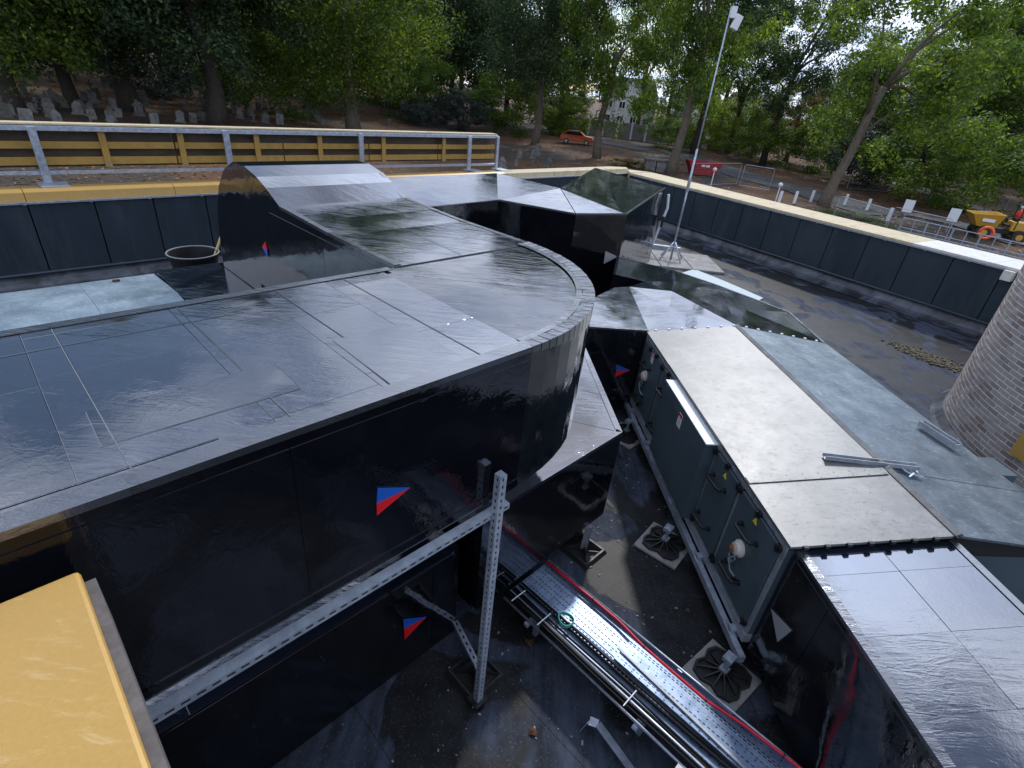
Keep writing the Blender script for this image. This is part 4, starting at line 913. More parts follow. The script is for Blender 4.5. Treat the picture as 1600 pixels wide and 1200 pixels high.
q = MB(); q.tube(pts, .012, 10); o = q.build('red_cable', M['red_cable'], None, smooth=True); tag(o, 'thick red cable running along the inner edge of the tray', 'cable')
for k in range(5):
    q = MB(); q.lathe(pts[2 + k * 2] , [(.015, -.006), (.015, .006)], 10, (pts[3 + k * 2] - pts[1 + k * 2])); q.build('cable_tie', M['black'], o)
o2 = MB(); o2.tube([D(2.975, VT, .32), D(2.975, 1.6, .32)], .010, 8); o = o2.build('steel_rod', M['galv'], None, smooth=True); tag(o, 'thin steel tube beside the red cable along the tray', 'conduit')
for v in (VT + .12, -1.62, -.75, -.05, .35):
    q = MB(); q.bar(D(2.36, v, .362), D(2.53, v, .362), .008, .003); q.build('strap', M['white'], tY)
cc_ = []
for k in range(60):
    a = k / 60 * 2 * math.pi * 3.2; r_ = .058 + .004 * math.sin(k); cc_.append(D(2.585, -1.50, .338 + .0006 * k) + UD * r_ * math.cos(a) + VD * r_ * 1.15 * math.sin(a))
q = MB(); q.tube(cc_, .006, 6); o = q.build('cable_coil', M['teal'], None, smooth=True); tag(o, 'small coil of green cable lying on the tray', 'cable coil')
q = MB(); q.tube([D(2.64 + .01 * math.sin(k), -1.5 + k * .22, .318) for k in range(9)], .0045, 6); o = q.build('thin_cable', M['cable'], None); tag(o, 'thin black lead trailing from the green coil', 'cable')
for v in (-1.72, -.62, .45):
    q = MB(); q.bar(D(2.34, v, .27), D(3.0, v, .27), .04, .035); q.build('cross_bearer', M['galv'], tY)
    for u in (2.5, 2.85): q = MB(); q.box(D(u, v, .13), UD * .02, VD * .02, Z3 * .125); q.build('leg', M['galv'], tY)
q = MB(); q.box(D(2.33, -.25, .30), UD * .02, VD * .03, Z3 * .025); o = q.build('junction_clip', M['ceramic']); tag(o, 'small pale clip fixed below the outer tray tube', 'clip')
tZ = thing('steel_z_bracket', 'bent galvanised strip bracket lying on the felt at the bottom of the picture', 'steel bracket', D(2.2, -.6, 0))
q = MB(); z_ = [D(2.19, -.93, .012), D(2.21, -.90, .14), D(2.235, -.84, .15), D(2.21, -.45, .05), D(2.215, -.36, .04), D(2.205, -.15, .02)]
for a_, c_ in zip(z_[:-1], z_[1:]): q.bar(a_, c_, .065, .006, up=Z3 if abs((c_ - a_).z) < .1 else VD)
q.build('strip', M['galv'], tZ)
# fallen leaves, grit and screws on the deck
for i, (px, py, s_) in enumerate(((827, 1003, .035), (833, 1143, .028), (1075, 953, .02), (870, 1035, .016))):
    p = P(px, py, .02); q = MB(); an = rnd.uniform(0, 6)
    vs_ = []
    for k in range(7): a = an + 2 * math.pi * k / 7; rr_ = s_ * (1 + .35 * (k % 2)); vs_.append(p + Vector((rr_ * math.cos(a), rr_ * math.sin(a), .006 * math.sin(3 * a))))
    q.add(vs_ + [p + Z3 * .014, p - Z3 * .004], [(k, (k + 1) % 7, 7) for k in range(7)] + [(k, (k + 1) % 7, 8) for k in range(7)]); o = q.build('dead_leaf', M['litter'])
    tag(o, ['large curled orange leaf on the felt near the cable tray', 'curled orange leaf on the felt near the bottom of the picture', 'small orange leaf between the two pale foot mats', 'tiny orange leaf beside the outer edge of the tray'][i], 'leaf', 'fallen leaves on the felt')
q = MB()
for k in range(420):
    p = D(rnd.uniform(.2, 6.5), rnd.uniform(-4, 1.2), .012); s_ = rnd.uniform(.002, .007); an = rnd.uniform(0, 3)
    q.box(p, Vector((math.cos(an), math.sin(an), 0)) * s_ * rnd.uniform(1, 2.5), Vector((-math.sin(an), math.cos(an), 0)) * s_, Z3 * .003)
o = q.build('grit', M['concrete']); tag(o, 'scattered pale grit and swarf on the felt', None, None, 'stuff')

# ------------------------------------------------------------------ gold capped wall near the camera
kx = .70
tC = thing('coping_wall', 'sand gold metal coping of a low wall at the bottom left corner', 'coping', D(-.6, -.8, 0))
gp = [D(-.075, -1.53), D(-2.6, -1.53), D(-2.6, .9), D(-.075 + .03, .9)]
b = MB(); b.prism([(p.x, p.y) for p in gp], 2.80, 2.9); b.build('cap', M['gold'], tC, bevel=.012)
gq = [D(-.048, -1.50), D(-.10, -1.50), D(-.08, .9), D(-.022, .9)]
b = MB(); b.prism([(p.x, p.y) for p in gq], 2.70, 2.872); b.build('edge_board', M['brown_edge'], tC)
gp2 = [D(-.10, -1.47), D(-2.6, -1.47), D(-2.6, .9), D(-.08, .9)]
b = MB(); b.prism([(p.x, p.y) for p in gp2], 0.01, 2.80); b.build('core', M['matt_dark'], tC)

# ------------------------------------------------------------------ brick drum on the right
DR = 3.0; sil = Vector((7.7, 8.4, 0)); az_ = math.atan2(sil.x, sil.y)
DC = sil + Vector((math.cos(az_), -math.sin(az_), 0)) * DR
tW = thing('brick_drum', 'round brick stair tower with a gold vertical strip at the right edge', 'brick tower', DC)
DH = 4.0
q = MB(); q.lathe(DC, [(DR - .004, 0), (DR - .004, DH)], 96); q.build('mortar', M['mortar'], tW)
ncirc = int(2 * math.pi * DR / .225); bl, bh = .209, .058
cell = []
for c in range(int(DH / .075)):
    for k in range(ncirc):
        a = (k + .5 * (c % 2)) / ncirc * 2 * math.pi; p = DC + Vector((math.sin(a) * DR, math.cos(a) * DR, 0.045 + c * .075))
        v = p - CAM; out = Vector((math.sin(a), math.cos(a), 0))
        vis = v.normalized().dot(out) < .02
        w_ = v.dot(FV); inf = w_ > 0 and 0 < 800 + F * v.dot(XV) / w_ < 1630 and 380 < 600 - F * v.dot(UV) / w_ < 850
        if vis or v.length < 14: cell.append((0 if (vis and inf) else 1, v.length, a, p))
cell.sort(key=lambda t: (t[0], t[1]))
def brickverts(a, p, jit):
    o = []
    for dr in (-.01, .0 + jit):
        for da in (-1, 0, 1):
            aa = a + da * bl / 2 / DR
            for dz in (-bh / 2, bh / 2): o.append(Vector((math.sin(aa) * (DR + dr), math.cos(aa) * (DR + dr), dz)) - Vector((math.sin(a) * DR, math.cos(a) * DR, 0)))
    return o
BF = [(6, 8, 9, 7), (8, 10, 11, 9), (0, 1, 3, 2), (2, 3, 5, 4), (0, 6, 7, 1), (4, 5, 11, 10), (1, 7, 9, 3), (3, 9, 11, 5), (0, 2, 8, 6), (2, 4, 10, 8)]
bmd = [meshdata('brick', brickverts(0, None, j), BF, M['brick']) for j in (-.002, .0, .003)]
stuffb = MB()
for i, (f_, dl, a, p) in enumerate(cell):
    if i < 300: link('brick', bmd[i % 3], tW, p - DC, (0, 0, -a + rnd.uniform(-.004, .004)))
    else: stuffb.add([v + p for v in brickverts(a, p, 0)], BF)
M['brick_mass'] = brickm(); n = NT(M['brick_mass'])
vv = n.n.new('ShaderNodeNewGeometry')
for nd in list(n.n):
    if nd.type == 'OBJECT_INFO':
        for l in list(n.l):
            if l.from_node == nd: s_ = l.to_socket; n.l.remove(l); n.l.new(vv.outputs['Random Per Island'], s_)
stuffb.build('brick_courses', M['brick_mass'], tW, kind='stuff')
p = P(1583, 720, 1.0)
def drum_at(px, py):
    r = ray(px, py); c = CAM - DC; a2 = r.x ** 2 + r.y ** 2; b2 = 2 * (c.x * r.x + c.y * r.y); c2 = c.x ** 2 + c.y ** 2 - DR ** 2
    t = (-b2 - math.sqrt(max(0, b2 * b2 - 4 * a2 * c2))) / 2 / a2; return CAM + r * t
g0 = drum_at(1568, 752); g1 = drum_at(1605, 690); gd = (g0 - DC); gd.z = 0; gd.normalize(); gt = gd.cross(Z3)
q = MB(); q.box(Vector((g0.x, g0.y, 2.4)) + gd * .02, gd * .05, gt * .11, Z3 * 1.9); q.build('gold_strip', M['gold'], tW, bevel=.004)
q = MB(); q.lathe(DC, [(DR + .16, 0), (DR + .10, .05), (DR + .02, .14)], 96); q.build('cove_flashing', M['upstand'], tW)
# pale end block where the right parapet meets the drum
q = MB(); e = RB + RDv * .02; q.box(RB + RDv * -.05 + RN * .10 + Z3 * 1.50, RDv * .10, RN * .12, Z3 * .11); q.build('end_block', M['ply_pale'], tR)

# deck dirt patch, sump
p0 = P(1455, 560, .014); q = MB(); vs_ = []
for k in range(20):
    a = 2 * math.pi * k / 20; rr_ = (1 + .3 * mnoise.noise(Vector((k * .7, 2, 0)))); vs_.append(p0 + RDv * .75 * rr_ * math.cos(a) + RN * .30 * rr_ * math.sin(a))
q.add(vs_ + [v - Z3 * .01 for v in vs_], [tuple(range(20))] + [(i, 20 + i, 20 + (i + 1) % 20, (i + 1) % 20) for i in range(20)]); o = q.build('roof_outlet', M['dirt']); tag(o, 'silt and moss gathered in the roof outlet beside the brick tower', 'roof outlet')
for k in range(90):
    pass
q = MB()
for k in range(420):
    a = rnd.uniform(0, 6.28); rr_ = rnd.random() ** .5 * rnd.uniform(.6, 1.5); p = p0 + RDv * .7 * rr_ * math.cos(a) + RN * .28 * rr_ * math.sin(a) + Z3 * .01; s_ = rnd.uniform(.008, .03)
    q.box(p, Vector((1, .2, .1)) * s_, Vector((-.2, 1, 0)) * s_ * .6, Z3 * s_ * .5)
q.build('silt_lumps', M['dirt'], o, kind='stuff')
# ------------------------------------------------------------------ mast and pavers
mb0 = Vector((4.50, 16.35, 0)); 
def md_(px, py): return on(px, py, Vector((mb0.x, mb0.y, 0)).normalized(), Vector((mb0.x, mb0.y, 0)).length)
tM = thing('camera_mast', 'tall slim galvanised mast with white floodlight on a weighted tripod', 'mast', mb0)
topz = md_(1150, 12).z
q = MB(); q.tube([mb0 + Z3 * .06, mb0 + Z3 * 3.2], .030, 10); q.build('lower_pole', M['galv'], tM, smooth=True)
q = MB(); q.tube([mb0 + Z3 * 2.6, mb0 + Z3 * topz], .020, 10); q.build('upper_pole', M['galv'], tM, smooth=True)
q = MB(); q.lathe(mb0 + Z3 * 2.05, [(.045, 0), (.045, .35), (.035, .4)], 10); q.build('collar', M['galv_dull'], tM)
for k in range(4):
    a = k * math.pi / 2 + .5; q = MB(); q.tube([mb0 + Z3 * .62, mb0 + Vector((math.cos(a) * .45, math.sin(a) * .45, .06))], .02, 8); q.build('leg', M['galv'], tM, smooth=True)
q = MB(); q.box(mb0 + Vector((.06, -.05, topz - .10)), Vector((.07, 0, 0)), Vector((0, .06, 0)), Z3 * .12); q.build('light_bracket', M['white'], tM)
q = MB(); q.box(mb0 + Vector((.20, -.05, topz - .30)), Vector((.09, .02, -.03)), Vector((0, .07, 0)), Vector((.04, 0, .15))); q.build('floodlight', M['white'], tM, bevel=.01)
q = MB(); q.bar(md_(1063, 388), md_(988, 378), .12, .03); q.build('outrigger', M['galv'], tM)
q = MB(); q.bar(md_(1014, 386), md_(995, 405), .03, .03); q.build('brace', M['galv'], tM)
for i in range(2):
    for j in range(3):
        q = MB(); q.box(mb0 + Vector((-.95 + j * .95, -.45 + i * .95, .035)), Vector((.46, 0, 0)), Vector((0, .46, 0)), Z3 * .025)
        o = q.build('concrete_paver', M['concrete']); o.rotation_euler.z = 0; tag(o, ['pale concrete paver left front of the mast foot', 'pale concrete paver right in front of the mast foot', 'pale concrete paver right front of the mast foot', 'pale concrete paver left behind the mast foot', 'pale concrete paver behind the mast foot', 'pale concrete paver right behind the mast foot'][i * 3 + j], 'paver', 'pavers under the mast')
q = MB(); pp = [P(1065, 427, .03), P(1085, 421, .03), P(1130, 439, .03), P(1192, 466, .03), P(1186, 470, .03)]
q.prism([(p.x, p.y) for p in pp], .02, .045); o = q.build('blue_sheet', M['light_blue']); tag(o, 'pale blue insulation strip lying on the deck behind the black duct', 'insulation sheet')
tH = thing('hanging_strap', 'white strap with black buckle hanging at the end of the far duct', 'strap', K[4])
q = MB(); c0 = K[4] + Vector((.12, .02, 0)); q.tube([c0 + Z3 * -.15, c0 + Vector((.05, 0, -.5)), c0 + Vector((-.03, 0, -.9)), c0 + Vector((-.1, 0, -1.3)), c0 + Vector((-.16, 0, -1.6))], .035, 6); q.build('strap', M['white'], tH)
q = MB(); q.box(c0 + Vector((-.02, -.05, -.85)), Vector((.03, 0, 0)), Vector((0, .03, 0)), Z3 * .14); q.build('buckle', M['black'], tH)

# tub with stick on the left
tc_ = D(2.05, -8.25, 1.35); tU = thing('rubber_tub', 'black round tub with a wooden stick standing behind the left duct', 'tub', tc_)
q = MB(); n_ = 28; vs_ = []; pr_ = [(.22, 0), (.27, .20), (.315, .42), (.33, .42), (.33, .445), (.30, .445), (.25, .10), (.0, .09)]
for r_, h_ in pr_:
    for k in range(n_): a = 2 * math.pi * k / n_; vs_.append(tc_ + Vector((r_ * math.cos(a), r_ * math.sin(a), h_)))
q.add(vs_, [(i * n_ + k, i * n_ + (k + 1) % n_, (i + 1) * n_ + (k + 1) % n_, (i + 1) * n_ + k) for i in range(len(pr_) - 1) for k in range(n_)] + [tuple(range(n_))]); q.build('bowl', M['black'], tU)
q = MB(); q.tube([tc_ + Vector((.325 * math.cos(2 * math.pi * k / 40), .325 * math.sin(2 * math.pi * k / 40), .450)) for k in range(41)], .007, 6); q.build('rim', M['grey_vinyl'], tU)
q = MB(); q.bar(tc_ + UD * .15 + Z3 * .12, tc_ + UD * .52 + VD * -.0 + Z3 * .86, .05, .02); o = q.build('wooden_stick', M['wood']); tag(o, 'pale wooden stirring stick leaning in the black tub', 'stick')
tk = MB(); tk.box(D(2.05, -8.3, .67), UD * .5, VD * .45, Z3 * .66); o = tk.build('plant_plinth', M['membrane_side']); tag(o, 'black wrapped plinth under the round tub', 'plinth')

# ------------------------------------------------------------------ trees
def crown_mesh(name, seed, nclump, per, rx, rz, leaf, mt, hollow=.35, flat=.8):
    rr = random.Random(seed); vv = []; ff = []; cl = []; lr = []
    for i in range(nclump):
        while True:
            x, y, z = rr.uniform(-1, 1), rr.uniform(-1, 1), rr.uniform(-1, 1); d = math.sqrt(x * x + y * y + z * z)
            if hollow < d < 1: break
        nz_ = 1 + .28 * mnoise.noise(Vector((x * 1.7 + seed, y * 1.7, z * 1.7)))
        c = Vector((x * rx * nz_, y * rx * nz_, z * rz * nz_)); cl.append(c)
        rc = rr.uniform(.13, .25) * rx; tone = rr.uniform(-.15, .25)
        for k in range(per):
            u = Vector((rr.gauss(0, 1), rr.gauss(0, 1), rr.gauss(0, 1))).normalized()
            p = c + Vector((u.x * rc, u.y * rc, u.z * rc * flat)) * (rr.random() ** .4)
            n = (u + Vector((0, 0, .5)) + Vector((rr.gauss(0, .5), rr.gauss(0, .5), rr.gauss(0, .5)))).normalized()
            a = n.orthogonal().normalized(); an = rr.uniform(0, 6.28); a = (a * math.cos(an) + n.cross(a) * math.sin(an)); b_ = n.cross(a)
            s_ = leaf * rr.uniform(.6, 1.3); k0 = len(vv)
            vv += [p - a * s_, p + b_ * s_ * .55 + n * s_ * .12, p + a * s_, p - b_ * s_ * .55 + n * s_ * .12]; ff += [(k0, k0 + 1, k0 + 2, k0 + 3)]
            t_ = min(1, max(0, rr.random() ** 1.6 + tone)); lr += [t_] * 4
    me = bpy.data.meshes.new(name); me.from_pydata([tuple(v) for v in vv], [], ff); me.materials.append(mt)
    at = me.attributes.new('leafrand', 'FLOAT', 'POINT'); at.data.foreach_set('value', lr); me.update()
    return me, cl
CR = {}
def crown(kind, v):
    key = (kind, v)
    if key not in CR:
        n = {'big': (210, 210, 1.0, .95, .0175), 'light': (98, 230, 1.0, 1.15, .0215), 'bush': (90, 190, 1.0, .8, .024)}[kind.split('_')[0]]
        CR[key] = crown_mesh('crown', 100 + len(CR) * 7, n[0], n[1], n[2], n[3], n[4], M['leaf_' + kind.split('_')[1]])
    return CR[key]
def tree(base, r0, h, lean, kind, var, rx, zc, rz, label, group='trees in the cemetery', pale=False, seed=0, fork=None, bare=False, tall=False):
    rr = random.Random(seed + 50); t = thing('broadleaf_tree', label, 'tree', base, group)
    cme, cl = crown(kind, var); base = Vector(base)
    top = Vector((lean[0] * h, lean[1] * h, h)); hf = fork or .45
    pts = []; rs = []
    nseg = 8
    for k in range(nseg + 1):
        f_ = k / nseg * hf; w = Vector((mnoise.noise(Vector((seed, f_ * 4, 0))), mnoise.noise(Vector((seed, f_ * 4, 9))), 0)) * r0 * 1.0
        pts.append(base + top * f_ + w * (f_ > 0) - Z3 * (.3 if k == 0 else 0)); rs.append(r0 * (1.35 if k == 0 else 1.08 if k == 1 else 1.0 - .35 * k / nseg))
    q = MB(); q.tube(pts, rs, 12); q.build('trunk', M['bark_pale'] if pale else M['bark'], t, smooth=True)
    cc0 = base + Vector((top.x * .75, top.y * .75, zc)); fk = pts[-1]; rot = rr.uniform(0, 6.28)
    cr_ = math.cos(rot); sr_ = math.sin(rot)
    tg = rr.sample(cl, 9)
    for i, c in enumerate(tg):
        c2 = cc0 + Vector(((c.x * cr_ - c.y * sr_) * rx, (c.x * sr_ + c.y * cr_) * rx, c.z * rz)); st = pts[rr.choice([5, 6, 7, 8, 8, 8])]
        if c2.z < st.z - 1: continue
        md2 = st.lerp(c2, .45) + Vector((rr.uniform(-.6, .6), rr.uniform(-.6, .6), rr.uniform(0, 1.0)))
        q = MB(); ra = r0 * rr.uniform(.30, .5); q.tube([st, st.lerp(md2, .5) + Z3 * .3, md2, md2.lerp(c2, .5) + Z3 * .2, c2], [ra, ra * .8, ra * .6, ra * .4, ra * .15], 7); q.build('limb', M['bark_pale'] if pale else M['bark'], t, smooth=True)
    if not bare:
        o = link('crown', cme, t, cc0 - base, (0, 0, rot)); o.scale = (rx, rx, rz)
        if tall:
            c3 = crown(kind, 1 - var)[0]; o = link('crown', c3, t, cc0 - base + Vector((.4, 0, rz * .62)), (0, 0, rot + 2)); o.scale = (rx * .8, rx * .8, rz * .62)
    return t
def at_ground(px, py): p = Pg(px, py); return p
T = [ # px,py, trunk r, height, lean, kind, var, rx, crown centre z, rz, pale, label
 (118, 167, .42, 20, (-.10, 0), 'big_dark', 0, 8.5, 11.5, 8.0, 0, 'dark leaning tree at the left above the headstones'),
 (207, 173, .72, 20, (0, 0), 'big_dark', 1, 8.0, 11, 7.6, 0, 'thick trunked dark tree left of the largest trunk'),
 (340, 197, .62, 22, (-.03, 0), 'big_dark', 0, 8.5, 12, 8.6, 0, 'massive dark tree whose trunk rises behind the gold barrier'),
 (553, 203, .62, 23, (-.04, 0), 'big_mid', 1, 8.5, 12.0, 8.8, 1, 'brown trunked tree in the middle of the gold barrier'),
 (835, 226, .42, 22, (.02, 0), 'big_dark', 1, 7.0, 15, 9.5, 1, 'tall narrow tree left of the orange car'),
 (933, 247, .40, 22, (.0, 0), 'light_mid', 0, 5.6, 13, 8.5, 1, 'tree directly in front of the orange car'),
 (992, 216, .36, 24, (-.02, 0), 'light_mid', 0, 6.0, 17, 8, 0, 'dark slender tree in front of the white house'),
 (1048, 272, .46, 21, (.06, 0), 'light_mid', 1, 5.6, 14.5, 8, 1, 'pale trunked tree beside the stone chest tomb'),
 (1083, 241, .42, 23, (.02, 0), 'light_dark', 0, 6.5, 16, 8.5, 0, 'dark tree left of the mast behind the red skip'),
 (1137, 239, .36, 17, (0, 0), 'light_mid', 0, 5.5, 14, 5.5, 0, 'open forked tree right of the mast'),
 (1190, 260, .38, 22, (.05, 0), 'light_dark', 1, 6.0, 15.0, 7.5, 0, 'dark tree right of the forked tree'),
 (1285, 322, .40, 19, (.16, 0), 'light_mid', 1, 6.8, 12.2, 7.0, 1, 'pale trunk leaning right over the parapet'),
 (1465, 300, .40, 20, (.05, 0), 'big_mid', 0, 8.0, 11.5, 7.8, 0, 'tree with brown trunk behind the wire fence panels'),
 (1227, 253, .28, 15, (0, 0), 'light_autumn', 0, 3.8, 6.5, 3.6, 0, 'small yellow brown tree behind the leaning trunk'),
 (1530, 305, .36, 20, (.05, 0), 'big_dark', 1, 7.5, 11.0, 8.4, 0, 'dark tree at the right edge behind the digger'),
 (612, 168, .35, 20, (.05, 0), 'light_bright', 0, 6, 10, 7.5, 0, 'slim yellow green tree behind the evergreen bush'),
 (25, 175, .45, 20, (0, 0), 'big_mid', 1, 8, 11, 8.0, 0, 'dark tree at the left edge of the picture'),
 (455, 150, .5, 22, (0, 0), 'big_dark', 1, 9, 12, 9.0, 0, 'dark tree between the massive trunk and the brown trunk'),
 (720, 165, .5, 22, (0, 0), 'big_mid', 1, 9, 13, 9.5, 0, 'dense green tree rising above the evergreen bush'),
 (880, 195, .32, 15, (0, 0), 'light_bright', 1, 4.5, 7.5, 4.6, 0, 'low yellow green tree behind the orange car'),
 (1405, 262, .45, 21, (.02, 0), 'light_mid', 0, 7.0, 12, 7.5, 0, 'broad green tree right of the leaning trunk'),
 (1310, 240, .4, 21, (0, 0), 'light_dark', 0, 6.5, 12, 7, 0, 'broad dark tree behind the leaning trunk'),
 (1600, 290, .4, 21, (0, 0), 'big_dark', 0, 8, 11, 8.5, 0, 'dark tree beyond the right edge over the site fence'),
]
for i, (px, py, r0, h, ln, kd, vr, rx, zc, rz, pale, lab) in enumerate(T):
    p = at_ground(px, py); zc -= .9 if px < 800 else .8; tree(p, r0, h, ln, kd, vr, rx * 1.08, zc, rz, lab, pale=bool(pale), seed=i * 3 + 1, tall=(px < 1100 and kd != 'light_bright'))
# low growth between the rows
for i, (px, d, rx, rz, kd) in enumerate([(-120, 60, 6, 4.5, 'bush_mid'), (60, 72, 6, 4.5, 'bush_mid'), (260, 66, 5.5, 4.2, 'bush_blue'), (420, 62, 6, 5.2, 'bush_mid'), (505, 74, 6, 5.5, 'bush_mid'), (640, 78, 6, 5.5, 'bush_mid'), (800, 80, 6, 5, 'bush_mid'), (890, 86, 4.0, 3, 'bush_bright'), (1070, 84, 4, 3.0, 'bush_mid'), (1160, 90, 6, 4.5, 'bush_bright'), (1250, 80, 6, 4.0, 'bush_mid'), (1360, 76, 6, 5.5, 'bush_mid'), (1450, 70, 6, 5.5, 'bush_blue'), (1530, 66, 6, 5, 'bush_mid'), (1620, 60, 6, 5, 'bush_mid')]):
    r = ray(px, 100); az2 = math.atan2(r.x, r.y); x, y = d * math.sin(az2), d * math.cos(az2); b_ = Vector((x, y, G(x, y)))
    t = thing('undergrowth_bush', {'bush_mid': 'mid green bushy undergrowth behind the tree trunks', 'bush_blue': 'blue green bushy undergrowth behind the tree trunks', 'bush_bright': 'yellow green bushy undergrowth behind the tree trunks'}[kd] + (', left half of the photo' if px < 800 else ', right half of the photo'), 'bush', b_, 'undergrowth between the trees'); me, cl = crown(kd, 0); o = link('foliage', me, t, (0, 0, rz * .75), (0, 0, i * 1.7)); o.scale = (rx, rx, rz)
# second row, farther
r5 = random.Random(5)
k = 0
for px in range(-260, 1950, 88):
    if 940 < px < 1000 or px > 1010 and px not in (1060, 1148, 1236, 1324, 1412, 1500, 1588, 1676): continue
    r = ray(px, 100); az2 = math.atan2(r.x, r.y); d = r5.uniform(88, 108) if px < 900 else r5.uniform(100, 125); x, y = d * math.sin(az2), d * math.cos(az2)
    sc_ = 1.35 if px < 850 else .62
    kd_ = r5.choice(['big_dark', 'big_mid', 'light_mid'] if px < 900 else ['light_dark', 'light_mid'])
    tree((x, y, G(x, y)), .45, 20, (0, 0), kd_, r5.choice([0, 1]), 9.0 * sc_, 9.5 * sc_, 9.0 * sc_, {'big_dark': 'dense dark', 'big_mid': 'dense mid green', 'light_mid': 'loose mid green', 'light_dark': 'loose dark'}[kd_] + ' tree in the far row beyond the cemetery, ' + ('left' if px < 500 else 'middle' if px < 1000 else 'right') + ' part', 'far row of trees', seed=k * 5 + 2); k += 1
def bush(px, py, rx, rz, kind, label, name='evergreen_bush', dz=0, grp=None):
    p = Pg(px, py); t = thing(name, label, 'bush', p, grp); me, cl = crown(kind, 0); o = link('foliage', me, t, (0, 0, rz * .8 + dz), (0, 0, rx)); o.scale = (rx, rx, rz)
    q = MB()
    for k in range(5): a = k * 1.3; q.tube([p, p + Vector((math.cos(a) * rx * .3, math.sin(a) * rx * .3, rz * .9))], .08, 6)
    q.build('stems', M['bark'], t)
bush(720, 203, 4.3, 2.9, 'bush_blue', 'wide blue green evergreen bush right of the brown trunk')
bush(655, 197, 2.4, 1.9, 'bush_blue', 'small blue green evergreen bush beside the brown trunk')
bush(985, 262, 2.6, .7, 'bush_autumn', 'low heap of brown brushwood beside the stone chest tomb', 'brush_pile', -.4)
bush(1330, 345, 3.2, .35, 'bush_mid', 'low green ground cover behind the right coping', 'ground_cover', -.2)
bush(1120, 225, 5, 2.4, 'bush_bright', 'yellow green bush beyond the red skip')
bush(1560, 290, 4.2, 3.0, 'bush_autumn', 'turning yellow brown bush beside the site fence')
bush(1430, 262, 5.0, 2.2, 'bush_mid', 'dark green hedge bush behind the wire fence')

# fallen leaves
lv = []; lf_ = []; lr = []
for k in range(26000):
    az2 = R(r5.uniform(-50, 52)); d = 17 + 60 * r5.random() ** 1.3; x, y = d * math.sin(az2), d * math.cos(az2)
    if mnoise.noise(Vector((x * .12, y * .12, 3))) < -.12: continue
    z = G(x, y) + .03; s_ = r5.uniform(.05, .13); a = r5.uniform(0, 6.3); c, s2 = math.cos(a) * s_, math.sin(a) * s_; k0 = len(lv)
    t1, t2 = r5.uniform(0, .06), r5.uniform(0, .06)
    lv += [(x - c, y - s2, z), (x + s2 * .7, y - c * .7, z + t1), (x + c, y + s2, z + t2), (x - s2 * .7, y + c * .7, z)]; lf_.append((k0, k0 + 1, k0 + 2, k0 + 3)); q_ = r5.random(); lr += [q_] * 4
me = bpy.data.meshes.new('fallen_leaves'); me.from_pydata(lv, [], lf_); me.materials.append(M['litter']); at = me.attributes.new('leafrand', 'FLOAT', 'POINT'); at.data.foreach_set('value', lr)
o = link('fallen_leaves', me); tag(o, 'brown leaf litter covering the cemetery ground', None, None, 'stuff')

# ------------------------------------------------------------------ headstones
def hs_mesh(kind, mt):
    q = MB(); w, h, t = .34, 1.05, .06
    if kind == 'round':
        o_ = [(-w, 0), (w, 0), (w, h * .8)] + [(w * math.cos(a), h * .8 + w * .75 * math.sin(a)) for a in [math.pi * k / 8 for k in range(1, 8)]] + [(-w, h * .8)]
    elif kind == 'flat': o_ = [(-w, 0), (w, 0), (w, h * .95), (-w, h * .95)]
    elif kind == 'gothic': o_ = [(-w, 0), (w, 0), (w, h * .75), (w * .5, h * .95), (0, h * 1.12), (-w * .5, h * .95), (-w, h * .75)]
    else: o_ = [(-.1, 0), (.1, 0), (.1, .75), (.32, .75), (.32, .92), (.1, .92), (.1, 1.25), (-.1, 1.25), (-.1, .92), (-.32, .92), (-.32, .75), (-.1, .75)]
    n = len(o_); q.add([(x, -t, z - .1) for x, z in o_] + [(x, t, z - .1) for x, z in o_], [tuple(range(n)), tuple(range(n, 2 * n))[::-1]] + [(i, (i + 1) % n, n + (i + 1) % n, n + i) for i in range(n)])
    if kind != 'flat': q.box((0, 0, 0.02), Vector((.45, 0, 0)), Vector((0, .16, 0)), Z3 * .08)
    return meshdata('headstone', q.v, q.f, mt)
HS = {(k, m_): hs_mesh(k, M[m_]) for k in ('round', 'flat', 'gothic', 'cross') for m_ in ('stone', 'stone_dark')}
HL = {'round': 'round-topped', 'flat': 'flat-topped', 'gothic': 'pointed', 'cross': 'cross-shaped'}
cnt = 0; spots = []
regs = [(0, 560, 118, 196, 150), (780, 860, 236, 268, 7), (870, 1000, 165, 200, 12), (1090, 1220, 205, 240, 22), (560, 700, 165, 200, 6), (1240, 1420, 232, 262, 12)]
for x0, x1, y0, y1, nn in regs:
    for k in range(nn):
        p = Pg(r5.uniform(x0, x1), y0 + (y1 - y0) * r5.random() ** .6)
        if p.length > 110 or any((p - s_).length < .9 for s_ in spots): continue
        spots.append(p); kd = r5.choice(['round', 'round', 'flat', 'gothic', 'cross']); ms_ = r5.choice(['stone', 'stone', 'stone_dark'])
        o = link('headstone', HS[(kd, ms_)], None, p, (r5.uniform(-.09, .09), r5.uniform(-.12, .12), r5.uniform(-.5, .5) + (.6 if p.x < 0 else -.2))); s_ = r5.uniform(.55, 1.0); o.scale = (s_, s_, s_)
        ar = 'left' if x1 < 600 else 'right'
        tag(o, '%s %s headstone leaning among others on the %s of the cemetery' % ('pale grey' if ms_ == 'stone' else 'mossy dark', HL[kd], ar), 'headstone', '%s %s headstones on the %s' % (ms_.replace('_', ' '), HL[kd], ar))
